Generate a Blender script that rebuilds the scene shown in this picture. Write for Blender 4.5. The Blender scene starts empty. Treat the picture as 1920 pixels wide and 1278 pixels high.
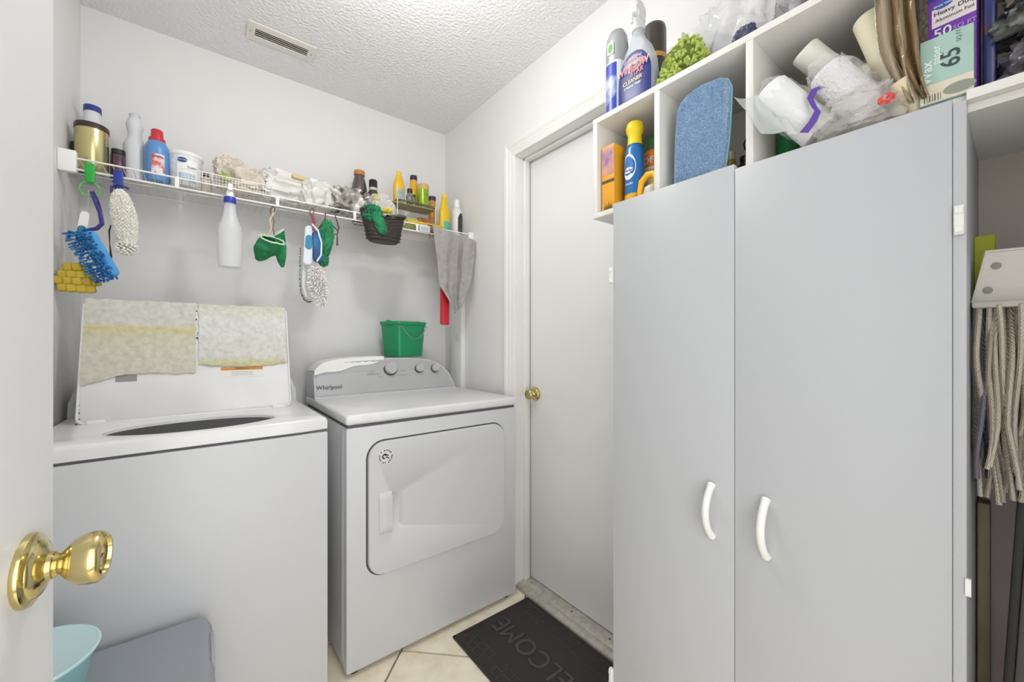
import bpy, bmesh, math, random
from mathutils import Matrix, Vector, noise
pi=math.pi; R=math.radians
S=bpy.context.scene; C=S.collection
random.seed(7)
# ------------------------------------------------------------ camera, world, lights, exposure
cd=bpy.data.cameras.new('camera'); cam=bpy.data.objects.new('camera',cd); C.objects.link(cam)
cam.location=(0,0,1.18); cam.rotation_euler=(pi/2,0,R(-38.25)); cd.sensor_width=36; cd.lens=14.04; cd.clip_start=.02
S.camera=cam
w=bpy.data.worlds.new('world'); S.world=w; w.use_nodes=True
w.node_tree.nodes['Background'].inputs[0].default_value=(.98,.99,1,1)
w.node_tree.nodes['Background'].inputs[1].default_value=2.5
def lamp(name,kind,loc,energy,size,color=(1,1,1),rot=(0,0,0),sy=None):
    l=bpy.data.lights.new(name,kind); l.energy=energy; l.color=color
    if kind=='AREA':
        l.size=size
        if sy: l.shape='RECTANGLE'; l.size_y=sy
    else: l.shadow_soft_size=size
    o=bpy.data.objects.new(name,l); o.location=loc; o.rotation_euler=rot; C.objects.link(o); return o
lamp('ceiling_bulb','POINT',(.44,1.02,2.18),11,.05,(1,.998,.995))
lamp('doorway_fill','AREA',(.15,-1.1,.95),8.5,1.3,(1,.995,.985),(R(90),0,R(-12)),1.9)  # unseen soft fill panel added behind the camera, shining in through the doorway
S.view_settings.view_transform='Standard'; S.view_settings.look='None'
S.view_settings.gamma=1; S.view_settings.use_curve_mapping=False; S.view_settings.exposure=0.0

# ------------------------------------------------------------ materials
def lin(h):
    if isinstance(h,str):
        h=h.lstrip('#'); c=[int(h[i:i+2],16)/255 for i in (0,2,4)]
        return tuple(x/12.92 if x<=.04045 else ((x+.055)/1.055)**2.4 for x in c)+(1,)
    return tuple(h)+(1,)
MC={}
def M(col,rough=.5,metal=0,alpha=1,bump=0,bs=200,var=0,vs=8,col2=None,coat=0,emit=0,kind='noise',trans=0,sss=0,dist=.001,ramp=(.35,.65)):
    k=(col,rough,metal,alpha,bump,bs,var,vs,col2,coat,emit,kind,trans,sss,dist,ramp)
    if k in MC: return MC[k]
    m=bpy.data.materials.new('mat_'+str(len(MC))); m.use_nodes=True; nt=m.node_tree; N=nt.nodes; L=nt.links
    p=N['Principled BSDF']; c=lin(col)
    p.inputs['Base Color'].default_value=c; p.inputs['Roughness'].default_value=rough; p.inputs['Metallic'].default_value=metal
    p.inputs['Alpha'].default_value=alpha; p.inputs['Coat Weight'].default_value=coat; p.inputs['Transmission Weight'].default_value=trans
    if sss: p.inputs['Subsurface Weight'].default_value=sss; p.inputs['Subsurface Radius'].default_value=(.01,.01,.01)
    if emit: p.inputs['Emission Color'].default_value=c; p.inputs['Emission Strength'].default_value=emit
    tc=N.new('ShaderNodeTexCoord')
    if var or col2:
        n=N.new('ShaderNodeTexNoise'); n.inputs['Scale'].default_value=vs; n.inputs['Detail'].default_value=4
        L.new(tc.outputs['Object'],n.inputs['Vector'])
        r=N.new('ShaderNodeValToRGB'); r.color_ramp.elements[0].position=ramp[0]; r.color_ramp.elements[1].position=ramp[1]
        c2=lin(col2) if col2 else tuple(max(0,x*(1-var)) for x in c[:3])+(1,)
        r.color_ramp.elements[0].color=c2; r.color_ramp.elements[1].color=c
        L.new(n.outputs[0],r.inputs[0]); L.new(r.outputs[0],p.inputs['Base Color'])
    if bump:
        if kind=='noise':
            n=N.new('ShaderNodeTexNoise'); n.inputs['Detail'].default_value=5
        elif kind=='voronoi': n=N.new('ShaderNodeTexVoronoi')
        else:
            n=N.new('ShaderNodeTexWave'); n.inputs['Distortion'].default_value=.6
        n.inputs['Scale'].default_value=bs; L.new(tc.outputs['Object'],n.inputs['Vector'])
        b=N.new('ShaderNodeBump'); b.inputs['Strength'].default_value=bump; b.inputs['Distance'].default_value=dist
        L.new(n.outputs[0],b.inputs['Height']); L.new(b.outputs[0],p.inputs['Normal'])
    MC[k]=m; return m
WALL=M('#e9e8e7',.62,bump=.25,bs=120,var=.02,vs=2)
CEIL=M('#f0f0f0',.8,bump=1,bs=85,dist=.008)
TRIM=M('#edece8',.35,var=.03,vs=5)
DOORM=M('#efefee',.4,bump=.1,bs=60,var=.02,vs=3)
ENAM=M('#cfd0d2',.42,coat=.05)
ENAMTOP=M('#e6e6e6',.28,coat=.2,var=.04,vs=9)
CAB=M('#b9bbbe',.42,bump=.05,bs=300)
LAM=M('#e6e4de',.4)
TAN=M('#dcd6c8',.5,var=.04,vs=5)
BRASS=M('#cfc088',.15,metal=1)
STEEL=M('#b9b9b6',.3,metal=1)
DARK=M('#232427',.5); BLACK=M('#17171a',.35); WH=M('#f2f2f0',.4); WIRE=M('#f1efe8',.35)
PINK=M('#6b3038',.4)

# ------------------------------------------------------------ mesh helpers
class G:
    def __init__(s): s.v=[];s.f=[];s.sm=[];s.mi=[];s.m=0;s.T=Matrix()
    def add(s,vs,fs,smooth=False):
        b=len(s.v); s.v+=[tuple(s.T@Vector(v)) for v in vs]
        for f in fs: s.f.append([b+i for i in f]); s.sm.append(smooth); s.mi.append(s.m)
        return s
    def box(s,x0,x1,y0,y1,z0,z1,bev=0,seg=2):
        if not bev:
            vs=[(x,y,z) for x in (x0,x1) for y in (y0,y1) for z in (z0,z1)]
            return s.add(vs,[(0,1,3,2),(4,6,7,5),(0,4,5,1),(2,3,7,6),(0,2,6,4),(1,5,7,3)])
        bm=bmesh.new(); bmesh.ops.create_cube(bm,size=1)
        for v in bm.verts: v.co=((x0+x1)/2+v.co.x*(x1-x0),(y0+y1)/2+v.co.y*(y1-y0),(z0+z1)/2+v.co.z*(z1-z0))
        bmesh.ops.bevel(bm,geom=bm.edges[:],offset=bev,segments=seg,profile=.5,affect='EDGES')
        bm.verts.index_update()
        s.add([v.co[:] for v in bm.verts],[[v.index for v in f.verts] for f in bm.faces],True); bm.free(); return s
    def lathe(s,pr,n=24,a0=0,a1=2*pi,sx=1,sy=1,smooth=True):
        full=abs(a1-a0-2*pi)<1e-6; m=n if full else n+1; vs=[];fs=[]
        for r,z in pr:
            for i in range(m):
                a=a0+(a1-a0)*i/n; vs.append((r*math.cos(a)*sx,r*math.sin(a)*sy,z))
        for k in range(len(pr)-1):
            for i in range(n):
                j=(i+1)%m if full else i+1
                fs.append((k*m+i,k*m+j,(k+1)*m+j,(k+1)*m+i))
        s.add(vs,fs,smooth)
        if full:
            b=len(s.v)-len(vs)
            for k,o in ((0,1),(len(pr)-1,0)):
                if pr[k][0]>1e-5:
                    f=[b+k*m+i for i in range(n)]; s.f.append(f[::-1] if o else f); s.sm.append(False); s.mi.append(s.m)
        return s
    def tube(s,pts,r,n=6,closed=False):
        P=[Vector(p) for p in pts]; k=len(P); rr=r if isinstance(r,(list,tuple)) else [r]*k
        T=[]
        for i in range(k):
            a=P[(i-1)%k] if (closed or i>0) else P[i]; b=P[(i+1)%k] if (closed or i<k-1) else P[i]
            t=(b-a); T.append(t.normalized() if t.length>1e-9 else Vector((0,0,1)))
        u=T[0].orthogonal().normalized(); vs=[];fs=[]
        for i in range(k):
            u=(u-T[i]*u.dot(T[i])); u=u.normalized() if u.length>1e-6 else T[i].orthogonal().normalized()
            w_=T[i].cross(u)
            for j in range(n):
                a=2*pi*j/n; vs.append(tuple(P[i]+(u*math.cos(a)+w_*math.sin(a))*rr[i]))
        for i in range(k if closed else k-1):
            i2=(i+1)%k
            for j in range(n): fs.append((i*n+j,i*n+(j+1)%n,i2*n+(j+1)%n,i2*n+j))
        if not closed: fs+= [tuple(range(n))[::-1],tuple((k-1)*n+j for j in range(n))]
        return s.add(vs,fs,True)
    def grid(s,fn,nu,nv,smooth=True,flip=False):
        vs=[fn(i/nu,j/nv) for j in range(nv+1) for i in range(nu+1)]; w_=nu+1
        fs=[(j*w_+i,j*w_+i+1,(j+1)*w_+i+1,(j+1)*w_+i) for j in range(nv) for i in range(nu)]
        if flip: fs=[f[::-1] for f in fs]
        return s.add(vs,fs,smooth)
    def sheet(s,fn,nu,nv,th=.002):
        # closed thin sheet: front face, back face and rim
        vs=[Vector(fn(i/nu,j/nv)) for j in range(nv+1) for i in range(nu+1)]; w_=nu+1; nn=[]
        for j in range(nv+1):
            for i in range(nu+1):
                a=vs[j*w_+min(i+1,nu)]-vs[j*w_+max(i-1,0)]; b=vs[min(j+1,nv)*w_+i]-vs[max(j-1,0)*w_+i]
                c=a.cross(b); nn.append(c.normalized() if c.length>1e-12 else Vector((0,0,1)))
        b0=len(vs); al=[tuple(v) for v in vs]+[tuple(v-n_*th) for v,n_ in zip(vs,nn)]
        fs=[(j*w_+i,j*w_+i+1,(j+1)*w_+i+1,(j+1)*w_+i) for j in range(nv) for i in range(nu)]
        fs+=[tuple(b0+q for q in f[::-1]) for f in fs]
        rim=[i for i in range(nu)]+[j*w_+nu for j in range(nv)]+[nv*w_+i for i in range(nu,0,-1)]+[j*w_ for j in range(nv,0,-1)]
        for a,b in zip(rim,rim[1:]+rim[:1]): fs.append((b,a,b0+a,b0+b))
        return s.add(al,fs,True)
    def prism(s,pts,y0,y1,slope=0):
        # outline in XZ, extruded along Y (slope shifts front with z)
        n=len(pts); vs=[(x,y0+slope*z,z) for x,z in pts]+[(x,y1,z) for x,z in pts]
        fs=[tuple(range(n)),tuple(range(2*n-1,n-1,-1))]+[(i,n+i,n+(i+1)%n,(i+1)%n) for i in range(n)]
        return s.add(vs,fs)
    def blob(s,c,sz,seed=0,amp=.15,fr=2.5,ex=.8,nu=28,nv=18,flat=None,rot=None,ridge=True):
        nu=int(nu*1.7); nv=int(nv*1.7)
        vs=[];fs=[]; q=lambda t,e:math.copysign(abs(t)**e,t); Rm=Matrix.Rotation(rot[0],3,rot[1]) if rot else Matrix.Identity(3)
        for j in range(nv+1):
            ph=-pi/2+pi*j/nv
            for i in range(nu):
                a=2*pi*i/nu; d=Vector((q(math.cos(ph),ex)*q(math.cos(a),ex),q(math.cos(ph),ex)*q(math.sin(a),ex),q(math.sin(ph),ex)))
                dn=Vector((math.cos(ph)*math.cos(a),math.cos(ph)*math.sin(a),math.sin(ph)))
                t=dn*fr+Vector((seed*3.1,seed*1.7,seed)); 
                if ridge: f=1+amp*(1-2*abs(noise.noise(t)))+amp*.4*(1-2*abs(noise.noise(t*2.1)))+amp*.12*(1-2*abs(noise.noise(t*4.3)))-amp*.6
                else: f=1+amp*noise.noise(t)
                p=Rm@Vector((d.x*f*sz[0],d.y*f*sz[1],d.z*f*sz[2]))+Vector(c)
                if flat is not None and p.z<flat: p.z=flat
                vs.append(tuple(p))
        for j in range(nv):
            for i in range(nu): fs.append((j*nu+i,j*nu+(i+1)%nu,(j+1)*nu+(i+1)%nu,(j+1)*nu+i))
        return s.add(vs,fs,True)
    def noodle(s,p,d,l,r,n=5):
        d=Vector(d).normalized(); p=Vector(p)
        return s.tube([p,p+d*l*.3,p+d*l*.75,p+d*l*.95,p+d*l],[r*.8,r,r,r*.75,r*.25],n)
    def obj(s,name,mat,parent=None,label=None,kind=None):
        me=bpy.data.meshes.new(name); me.from_pydata(s.v,[],s.f)
        for m in (mat if isinstance(mat,(list,tuple)) else [mat]): me.materials.append(m)
        me.polygons.foreach_set('use_smooth',s.sm); me.polygons.foreach_set('material_index',s.mi)
        me.update(); me.validate()
        bm=bmesh.new(); bm.from_mesh(me); bmesh.ops.recalc_face_normals(bm,faces=bm.faces[:]); bm.to_mesh(me); bm.free()
        try: me.set_sharp_from_angle(angle=R(40))
        except Exception: pass
        o=bpy.data.objects.new(name,me); C.objects.link(o)
        if parent: o.parent=parent
        if label: o['label']=label
        if kind: o['kind']=kind
        return o
    def solo(s,name,*a,mat=None,group=None,loc=None,rz=0):
        if len(a)==3: mat,label,cat=a
        else: label,cat=a
        o=s.obj(name,mat); tag(o,label,cat,group)
        if loc: o.location=loc
        o.rotation_euler.z=rz; return o
    def struct(s,name,mat,parent=None):
        o=s.obj(name,mat,parent)
        if not parent: o['kind']='structure'
        return o
def tag(o,label,cat,group=None):
    o['label']=label; o['category']=cat
    if group: o['group']=group
def thing(name,label,cat,loc=(0,0,0),rz=0,group=None,rot=None):
    o=bpy.data.objects.new(name,None); C.objects.link(o); o.location=loc; o.rotation_euler=rot or (0,0,rz); o.empty_display_size=.02
    tag(o,label,cat,group); return o
def at(x=0,y=0,z=0,rx=0,ry=0,rz=0):
    return Matrix.Translation((x,y,z))@Matrix.Rotation(rz,4,'Z')@Matrix.Rotation(ry,4,'Y')@Matrix.Rotation(rx,4,'X')
def text(body,size,mat,parent,x=0,z=0,off=-.0005,bend=0,roll=0,name='lettering',sx=1,face='-Y',thick=0,extra=None):
    cu=bpy.data.curves.new(name,'FONT'); cu.body=body; cu.size=size; cu.align_x='CENTER'; cu.align_y='CENTER'; cu.resolution_u=3; cu.extrude=thick; cu.offset=size*.012 if size<.1 else 0
    t=bpy.data.objects.new(name,cu); me=bpy.data.meshes.new_from_object(t); bpy.data.objects.remove(t); bpy.data.curves.remove(cu)
    cr,sr=math.cos(roll),math.sin(roll)
    for v in me.vertices:
        a,b,c=v.co.x*sx,v.co.y,v.co.z
        a,b=a*cr-b*sr+x,a*sr+b*cr+z
        if bend: 
            an=a/bend; rr=bend-off; v.co=(rr*math.sin(an),-rr*math.cos(an),b)
        elif face=='-Y': v.co=(a,off-c,b)
        elif face=='+Z': v.co=(a,b,-off+c)
    if extra is not None: me.transform(extra)
    me.materials.clear(); me.materials.append(mat); me.name=name
    o=bpy.data.objects.new(name,me); C.objects.link(o); o.parent=parent; return o
def rrect(x0,x1,z0,z1,r,n=6):
    out=[]
    for cx,cz,a in ((x1-r,z1-r,0),(x0+r,z1-r,90),(x0+r,z0+r,180),(x1-r,z0+r,270)):
        for i in range(n+1): t=R(a+90*i/n); out.append((cx+r*math.cos(t),cz+r*math.sin(t)))
    return out
def wrap(g,r,z0,z1,ang=100,n=16,off=.0004,top=None):
    # partial sleeve facing -Y, a label on a round container
    rr=r+off; a0=-pi/2-R(ang)/2; a1=-pi/2+R(ang)/2
    if top is None: g.lathe([(rr,z0),(rr,z1)],n,a0,a1)
    else:
        def fn(u,v):
            a=a0+(a1-a0)*u; zt=z1-top*(2*u-1)**2; return (rr*math.cos(a),rr*math.sin(a),z0+(zt-z0)*v)
        g.grid(fn,n,2)
    return g

# ------------------------------------------------------------ room shell
XL,XR,YB,YF,ZC=-.345,1.20,2.185,-.16,2.445
G().box(XL-.1,XR+.2,YF-1.4,YB+.1,-.06,-.008).struct('floor',M('#8f8677',.8))
fl=bpy.data.objects['floor']
G().box(XL-.1,XR+.2,YF-.12,YB+.1,ZC,ZC+.06).struct('ceiling',CEIL)
G().box(XL-.1,XR+.2,YB,YB+.1,-.01,ZC).struct('wall_back',WALL)
G().box(XL-.1,XL,YF-.1,YB,-.01,ZC).struct('wall_left',WALL)
DY0,DY1,DZ=.715,1.492,2.066
G().box(XR,XR+.2,DY1,YB,-.01,ZC).box(XR,XR+.2,YF-.1,DY0,-.01,ZC).box(XR,XR+.2,DY0,DY1,DZ,ZC).struct('wall_right',WALL)
G().box(XL,-.25,YF-.1,YF,-.01,ZC).box(.64,XR,YF-.1,YF,-.01,ZC).box(-.25,.64,YF-.1,YF,2.06,ZC).struct('wall_front',WALL)
# floor tiles: 45 degree grid, grout recessed
TILE=M('#faf0dc',.42,col2='#eddfc2',vs=14,bump=.1,bs=60,ramp=(.3,.6)); P_=.444*math.sqrt(2)
def clip(poly,ax,val,sign):
    out=[]
    for i,p in enumerate(poly):
        q=poly[(i+1)%len(poly)]; a=(p[ax]-val)*sign; b=(q[ax]-val)*sign
        if a<=0: out.append(p)
        if (a<0<b) or (b<0<a): t=a/(a-b); out.append((p[0]+(q[0]-p[0])*t,p[1]+(q[1]-p[1])*t))
    return out
for i in range(-8,8):
    for j in range(-6,8):
        g_=.006; u0=-.848+P_*i+g_; u1=-.848+P_*(i+1)-g_; v0=2.07+P_*j+g_; v1=2.07+P_*(j+1)-g_
        poly=[((u+v)/2,(v-u)/2) for u,v in ((u0,v0),(u1,v0),(u1,v1),(u0,v1))]
        for ax,val,sg in ((0,XL,-1),(0,XR+.02,1),(1,-.6,-1),(1,YB,1)):
            poly=clip(poly,ax,val,sg) if poly else poly
        if len(poly)<3: continue
        ar=abs(sum(poly[k][0]*poly[(k+1)%len(poly)][1]-poly[(k+1)%len(poly)][0]*poly[k][1] for k in range(len(poly))))/2
        if ar<.001: continue
        n=len(poly); G().add([(x,y,-.008) for x,y in poly]+[(x,y,0) for x,y in poly],[tuple(range(n,2*n))]+[(k,(k+1)%n,n+(k+1)%n,n+k) for k in range(n)]).obj('tile',TILE,fl)
# corner batten on right wall below the shelf, door 2 trim
G().box(1.172,XR,1.95,2.07,0,1.72,.003).struct('trim_1',TRIM)
PROF=[(0,0),(0,.010),(.006,.014),(.014,.014),(.018,.010),(.026,.013),(.034,.016),(.042,.013),(.047,.017),(.058,.021),(.068,.021),(.072,.016),(.072,0)]
def casing():
    g=G(); n=len(PROF)
    for side in (1,-1):
        y=DY1 if side==1 else DY0
        vs=[(XR-t,y+side*w_,0) for w_,t in PROF]+[(XR-t,y+side*w_,DZ+w_) for w_,t in PROF]
        g.add(vs,[(k,k+1,n+k+1,n+k) for k in range(n-1)])
    vs=[(XR-t,DY1+w_,DZ+w_) for w_,t in PROF]+[(XR-t,DY0-w_,DZ+w_) for w_,t in PROF]
    g.add(vs,[(k,k+1,n+k+1,n+k) for k in range(n-1)]); return g
casing().struct('trim_2',TRIM)
g=G()   # jamb and stop
for y0,y1 in ((DY1-.002,DY1+.012),(DY0-.012,DY0+.002)): g.box(XR-.002,XR+.15,y0,y1,0,DZ)
g.box(XR-.002,XR+.15,DY0,DY1,DZ-.002,DZ+.012)
g.box(1.245,1.277,DY1-.014,DY1-.002,.02,DZ,.002).box(1.245,1.277,DY0,DY1,DZ-.014,DZ-.002,.002)
g.struct('trim_3',TRIM)
# exterior door
d2=G().box(1.282,1.326,DY0+.004,DY1-.006,.03,DZ-.010,.002).struct('door_2',DOORM)
G().box(1.278,1.281,DY1-.007,DY1-.003,.03,DZ-.01).obj('weather_strip',DARK,d2)
def knob(parent,T,long=1.0):
    T=T@Matrix.Diagonal((.915,.915,.83,1)); g=G(); g.T=T; g.lathe([(0,0),(.0355,0),(.036,.003),(.035,.006),(.031,.008),(.029,.0085),(.027,.012),(.018,.016),(.014,.018),(.0135,.022),(0,.022)],40)
    g.obj('rosette',BRASS,parent)
    g=G(); g.T=T; L=long
    g.lathe([(0,.021),(.0115,.021),(.0125,.023),(.0105,.026),(.0125,.029),(.0165,.032),(.0215,.037),(.0245,.044),(.0262,.052),(.0262,.058),(.0245,.0625),(.0205,.065),(.0185,.0645),(.0175,.061),(.015,.0605),(0,.0605)],40)
    k=g.obj('knob',BRASS,parent)
    g=G(); g.T=T; g.box(-.0008,.0008,-.004,.004,.060,.0611,0).obj('key_slot',BLACK,k)
knob(d2,at(1.282,1.44,.926,0,-pi/2,0))
hk=G(); hk.tube([(1.279,.74,1.36),(1.279,.74,1.46)],.006,8).obj('hinge',STEEL,d2)
# threshold
g=G(); pr=[(1.196,0),(1.196,.008),(1.202,.016),(1.214,.021),(1.228,.020),(1.232,.024),(1.262,.027),(1.282,.027),(1.34,.026),(1.34,0)]
n=len(pr); g.add([(x,DY0,z) for x,z in pr]+[(x,DY1,z) for x,z in pr],[(k,(k+1)%n,n+(k+1)%n,n+k) for k in range(n)]+[tuple(range(n)),tuple(range(2*n-1,n-1,-1))],False)
th=g.solo('threshold',M('#c9c5ba',.45,metal=.35,var=.22,vs=50,bump=.15,bs=200),'worn grey metal door sill below the flush white door','threshold')
g=G()
for y in (1.44,1.18,.98,.80):
    g=G(); g.T=at(1.255,y,.0262); g.lathe([(.004,0),(.004,.0012),(0,.0016)],10); g.obj('screw',M('#4a453d',.6),th)
# open foreground door
XD=-.124
g=G(); g.box(-.036,0,-.705,.056,.012,2.04,.0015); d1=g.struct('door_1',M('#e3e3e3',.45,bump=.35,bs=90,kind='noise'))
d1.location=(XD,.568,0); d1.rotation_euler.z=R(-6.6)
knob(d1,at(0,0,.968,0,pi/2,0))
# ceiling light (above the frame) and vent
cl=thing('ceiling_light','round frosted flush ceiling light just above the frame','light',(.44,1.02,ZC))
G().lathe([(0,-.02),(.15,-.02),(.155,-.012),(.155,0)],40).obj('base',WH,cl)
G().lathe([(0,-.078),(.05,-.074),(.10,-.058),(.13,-.036),(.14,-.018)],40).obj('diffuser',M('#fffaf2',.5,emit=5.0),cl)
v=thing('ceiling_vent','white metal register with dark slots in the textured ceiling','vent',(.282,1.928,ZC))
g=G(); o_=rrect(-.127,.127,-.058,.058,.003,1); i_=rrect(-.097,.097,-.026,.026,.001,1); n=len(o_)
g.add([(x,y,-.001) for x,y in o_]+[(x*.97,y*.95,-.006) for x,y in o_]+[(x,y,-.008) for x,y in i_]+[(x,y,-.0005) for x,y in i_],[(k+q,(k+1)%n+q,n+(k+1)%n+q,n+k+q) for q in (0,n,2*n) for k in range(n)])
g.obj('frame',M('#e6e3da',.4),v)
G().box(-.1,.1,-.03,.03,-.0012,-.0004).obj('duct_opening',M('#35332d',.8),v)
for k in range(3):
    g=G(); g.T=at(0,-.0125+k*.0125,-.0045,R(20)); g.box(-.098,.098,-.0028,.0028,-.0006,.0006).obj('louver',M('#dcd8cc',.45),v)
for x in (-.112,.112): 
    g=G(); g.T=at(x,0,-.0085); g.lathe([(.004,.003),(.004,0),(0,-.001)],10).obj('screw',STEEL,v)

# ------------------------------------------------------------ washer
WX0,WX1,WY,WZ=-.338,.338,1.405,.93; wcx=0.0
wa=thing('washing_machine','white top-loading washer with lid up, left of the dryer','washer',(wcx,WY,0))
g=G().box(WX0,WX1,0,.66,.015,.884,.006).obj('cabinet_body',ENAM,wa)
g=G().box(WX0+.004,WX1-.004,.004,.65,.883,.891).obj('seam',M('#5c5d60',.7),wa)
HC,HB=.150,.122
hole=[( .205*math.cos(t),HC+HB*math.sin(t)) for t in [2*pi*i/48 for i in range(48)]]
rad=[]
for i in range(48):
    t=2*pi*i/48; dx,dy=math.cos(t),math.sin(t)*1.0; cy=HC; k=min((WX1/abs(dx)) if abs(dx)>1e-6 else 9,((.66-cy)/dy if dy>1e-6 else 9) if dy>0 else (cy/(-dy) if dy<-1e-6 else 9))
    rad.append((dx*k,cy+dy*k))
g=G(); n=48
def ins(p,e): return (max(WX0+e,min(WX1-e,p[0])),max(e,min(.66-e,p[1])))
rings=[[(x,y,.891) for x,y in rad],[(x,y,.918) for x,y in rad],[(*ins(p,.004),.926) for p in rad],[(*ins(p,.012),.930) for p in rad],[(x*1.05,HC+(y-HC)*1.05,.930) for x,y in hole],[(x,y,.925) for x,y in hole],[(x*.99,HC+(y-HC)*.99,.915) for x,y in hole]]
vs=sum(rings,[]); fs=[(q*n+k,q*n+(k+1)%n,(q+1)*n+(k+1)%n,(q+1)*n+k) for q in range(len(rings)-1) for k in range(n)]
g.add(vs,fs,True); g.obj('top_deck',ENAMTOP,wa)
g=G(); g.T=at(0,HC,0); g.lathe([(.2035,.917),(.2035,.884),(.19,.880),(.1,.876)],48,sx=1,sy=HB/.205); g.obj('opening_liner',M('#202123',.6),wa)
g=G(); g.T=at(0,HC,0); g.lathe([(.180,.885),(.174,.908),(.162,.912),(.150,.906),(.146,.885)],48,sx=1.0,sy=HB/.205); g.obj('tub_ring',M('#b9bab8',.4),wa)
g=G(); g.T=at(0,HC,0); g.lathe([(.146,.882),(.10,.8785),(0,.878)],48,sx=1,sy=HB/.205); g.obj('basket',M('#2b2c2e',.5),wa)
con=[(0,0),(0,.045),(.012,.085),(.035,.118),(.07,.134),(.2,.14),(.46,.14),(.59,.134),(.625,.118),(.65,.085),(.662,.045),(.662,0)]
g=G(); g.T=at(-.331,.50,.93); g.prism(con,0,.15,.25); g.obj('console',ENAM,wa)
g=G(); g.T=at(-.331,.50,.93); g.prism([(x*.965+.0115,z*.93+.004) for x,z in con],-.002,.02,.25); g.obj('control_panel',M('#b7b9bb',.35,metal=.3),wa)
# lid (open, leaning back)
LT=at(0,.325,.927,-R(15.5)); 
g=G(); g.T=LT; o_=rrect(-.286,.286,0,.40,.02,5)
def slab(g,o,y0,y1,b=.003):
    n=len(o); cx=sum(p[0] for p in o)/n; cz=sum(p[1] for p in o)/n
    def sh(p,e): dx,dz=p[0]-cx,p[1]-cz; return (cx+dx*(1-e/max(abs(dx),.02)) if abs(dx)>.001 else p[0], cz+dz*(1-e/max(abs(dz),.02)) if abs(dz)>.001 else p[1])
    R_=[[(*sh(p,b),y0) for p in o],[(*p,y0+b) for p in o],[(*p,y1-b) for p in o],[(*sh(p,b),y1) for p in o]]
    vs=[(x,y,z) for r in R_ for x,z,y in r]; fs=[(q*n+k,q*n+(k+1)%n,(q+1)*n+(k+1)%n,(q+1)*n+k) for q in range(3) for k in range(n)]
    return g.add(vs,fs+[tuple(range(n)),tuple(range(4*n-1,3*n-1,-1))],True)
slab(g,o_,0,.024,.005); lid=g.obj('lid',ENAMTOP,wa)
g=G(); g.T=LT; g.tube([(x*.985,-.001,.2+(z-.2)*.98) for x,z in o_],.0035,6,True); g.obj('lid_rim',ENAMTOP,lid)
def padfn(x0,x1,zb,zt,seed,cut):
    def fn(u,v):
        x=x0+(x1-x0)*u; lo=zb+cut(u); z=lo+(zt-lo)*v
        t=Vector((x*14,z*16,seed)); d=abs(noise.noise(t))*.004+abs(noise.noise(t*3.1))*.003+abs(noise.noise(Vector((x*70,z*110+x*50,seed))))*.002
        e=.003*noise.noise(Vector((x*50,z*50,seed+3)))
        return (x+(e if u<.02 or u>.98 else 0),-.004-d,z+(e*1.5 if v<.02 or v>.98 else 0))
    return fn
def padmat(bands):
    m=bpy.data.materials.new('mat_pad'); m.use_nodes=True; nt=m.node_tree; N=nt.nodes; L=nt.links; p=N['Principled BSDF']; p.inputs['Roughness'].default_value=.6
    tc=N.new('ShaderNodeTexCoord'); sp=N.new('ShaderNodeSeparateXYZ'); L.new(tc.outputs['Object'],sp.inputs[0])
    nz=N.new('ShaderNodeTexNoise'); nz.inputs['Scale'].default_value=16; nz.inputs['Detail'].default_value=6; L.new(tc.outputs['Object'],nz.inputs['Vector'])
    ad=N.new('ShaderNodeMath'); ad.operation='MULTIPLY_ADD'; L.new(nz.outputs[0],ad.inputs[0]); ad.inputs[1].default_value=.02; L.new(sp.outputs['Z'],ad.inputs[2])
    r=N.new('ShaderNodeValToRGB'); mp=N.new('ShaderNodeMapRange'); mp.inputs['From Min'].default_value=1.06; mp.inputs['From Max'].default_value=1.34; L.new(ad.outputs[0],mp.inputs['Value']); L.new(mp.outputs[0],r.inputs[0])
    els=r.color_ramp.elements; els[0].position=bands[0][0]; els[0].color=lin(bands[0][1]); els[1].position=bands[-1][0]; els[1].color=lin(bands[-1][1])
    for q,cc in bands[1:-1]: e=els.new(q); e.color=lin(cc)
    n2=N.new('ShaderNodeTexNoise'); n2.inputs['Scale'].default_value=60; n2.inputs['Detail'].default_value=8; L.new(tc.outputs['Object'],n2.inputs['Vector'])
    r2=N.new('ShaderNodeValToRGB'); r2.color_ramp.elements[0].position=.3; r2.color_ramp.elements[0].color=lin('#9d9a8c'); r2.color_ramp.elements[1].position=.62; r2.color_ramp.elements[1].color=(1,1,1,1); L.new(n2.outputs[0],r2.inputs[0])
    mx=N.new('ShaderNodeMix'); mx.data_type='RGBA'; mx.blend_type='MULTIPLY'; mx.inputs[0].default_value=.28; L.new(r.outputs[0],mx.inputs[6]); L.new(r2.outputs[0],mx.inputs[7]); L.new(mx.outputs[2],p.inputs['Base Color'])
    b=N.new('ShaderNodeBump'); b.inputs['Strength'].default_value=.5; b.inputs['Distance'].default_value=.004; L.new(n2.outputs[0],b.inputs['Height']); L.new(b.outputs[0],p.inputs['Normal'])
    return m
PM1=padmat([(0,'#cdc9ba'),(.3,'#cfccbc'),(.54,'#cdc9b0'),(.62,'#cdc690'),(.67,'#cfcdc4'),(1,'#d2d0c8')])
PM2=padmat([(0,'#c9c3a2'),(.17,'#cac594'),(.25,'#d3d2cb'),(.75,'#dad9d4'),(1,'#cfccb6')])
g=G(); g.T=LT; g.sheet(padfn(-.280,-.004,.150,.4015,1,lambda u:-.028*max(0,1-u*3.2)-.003*math.sin(u*9)),60,50,.003); g.obj('quilted_pad',PM1,lid,'crumpled yellowed pad on the left half of the lid')
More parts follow.
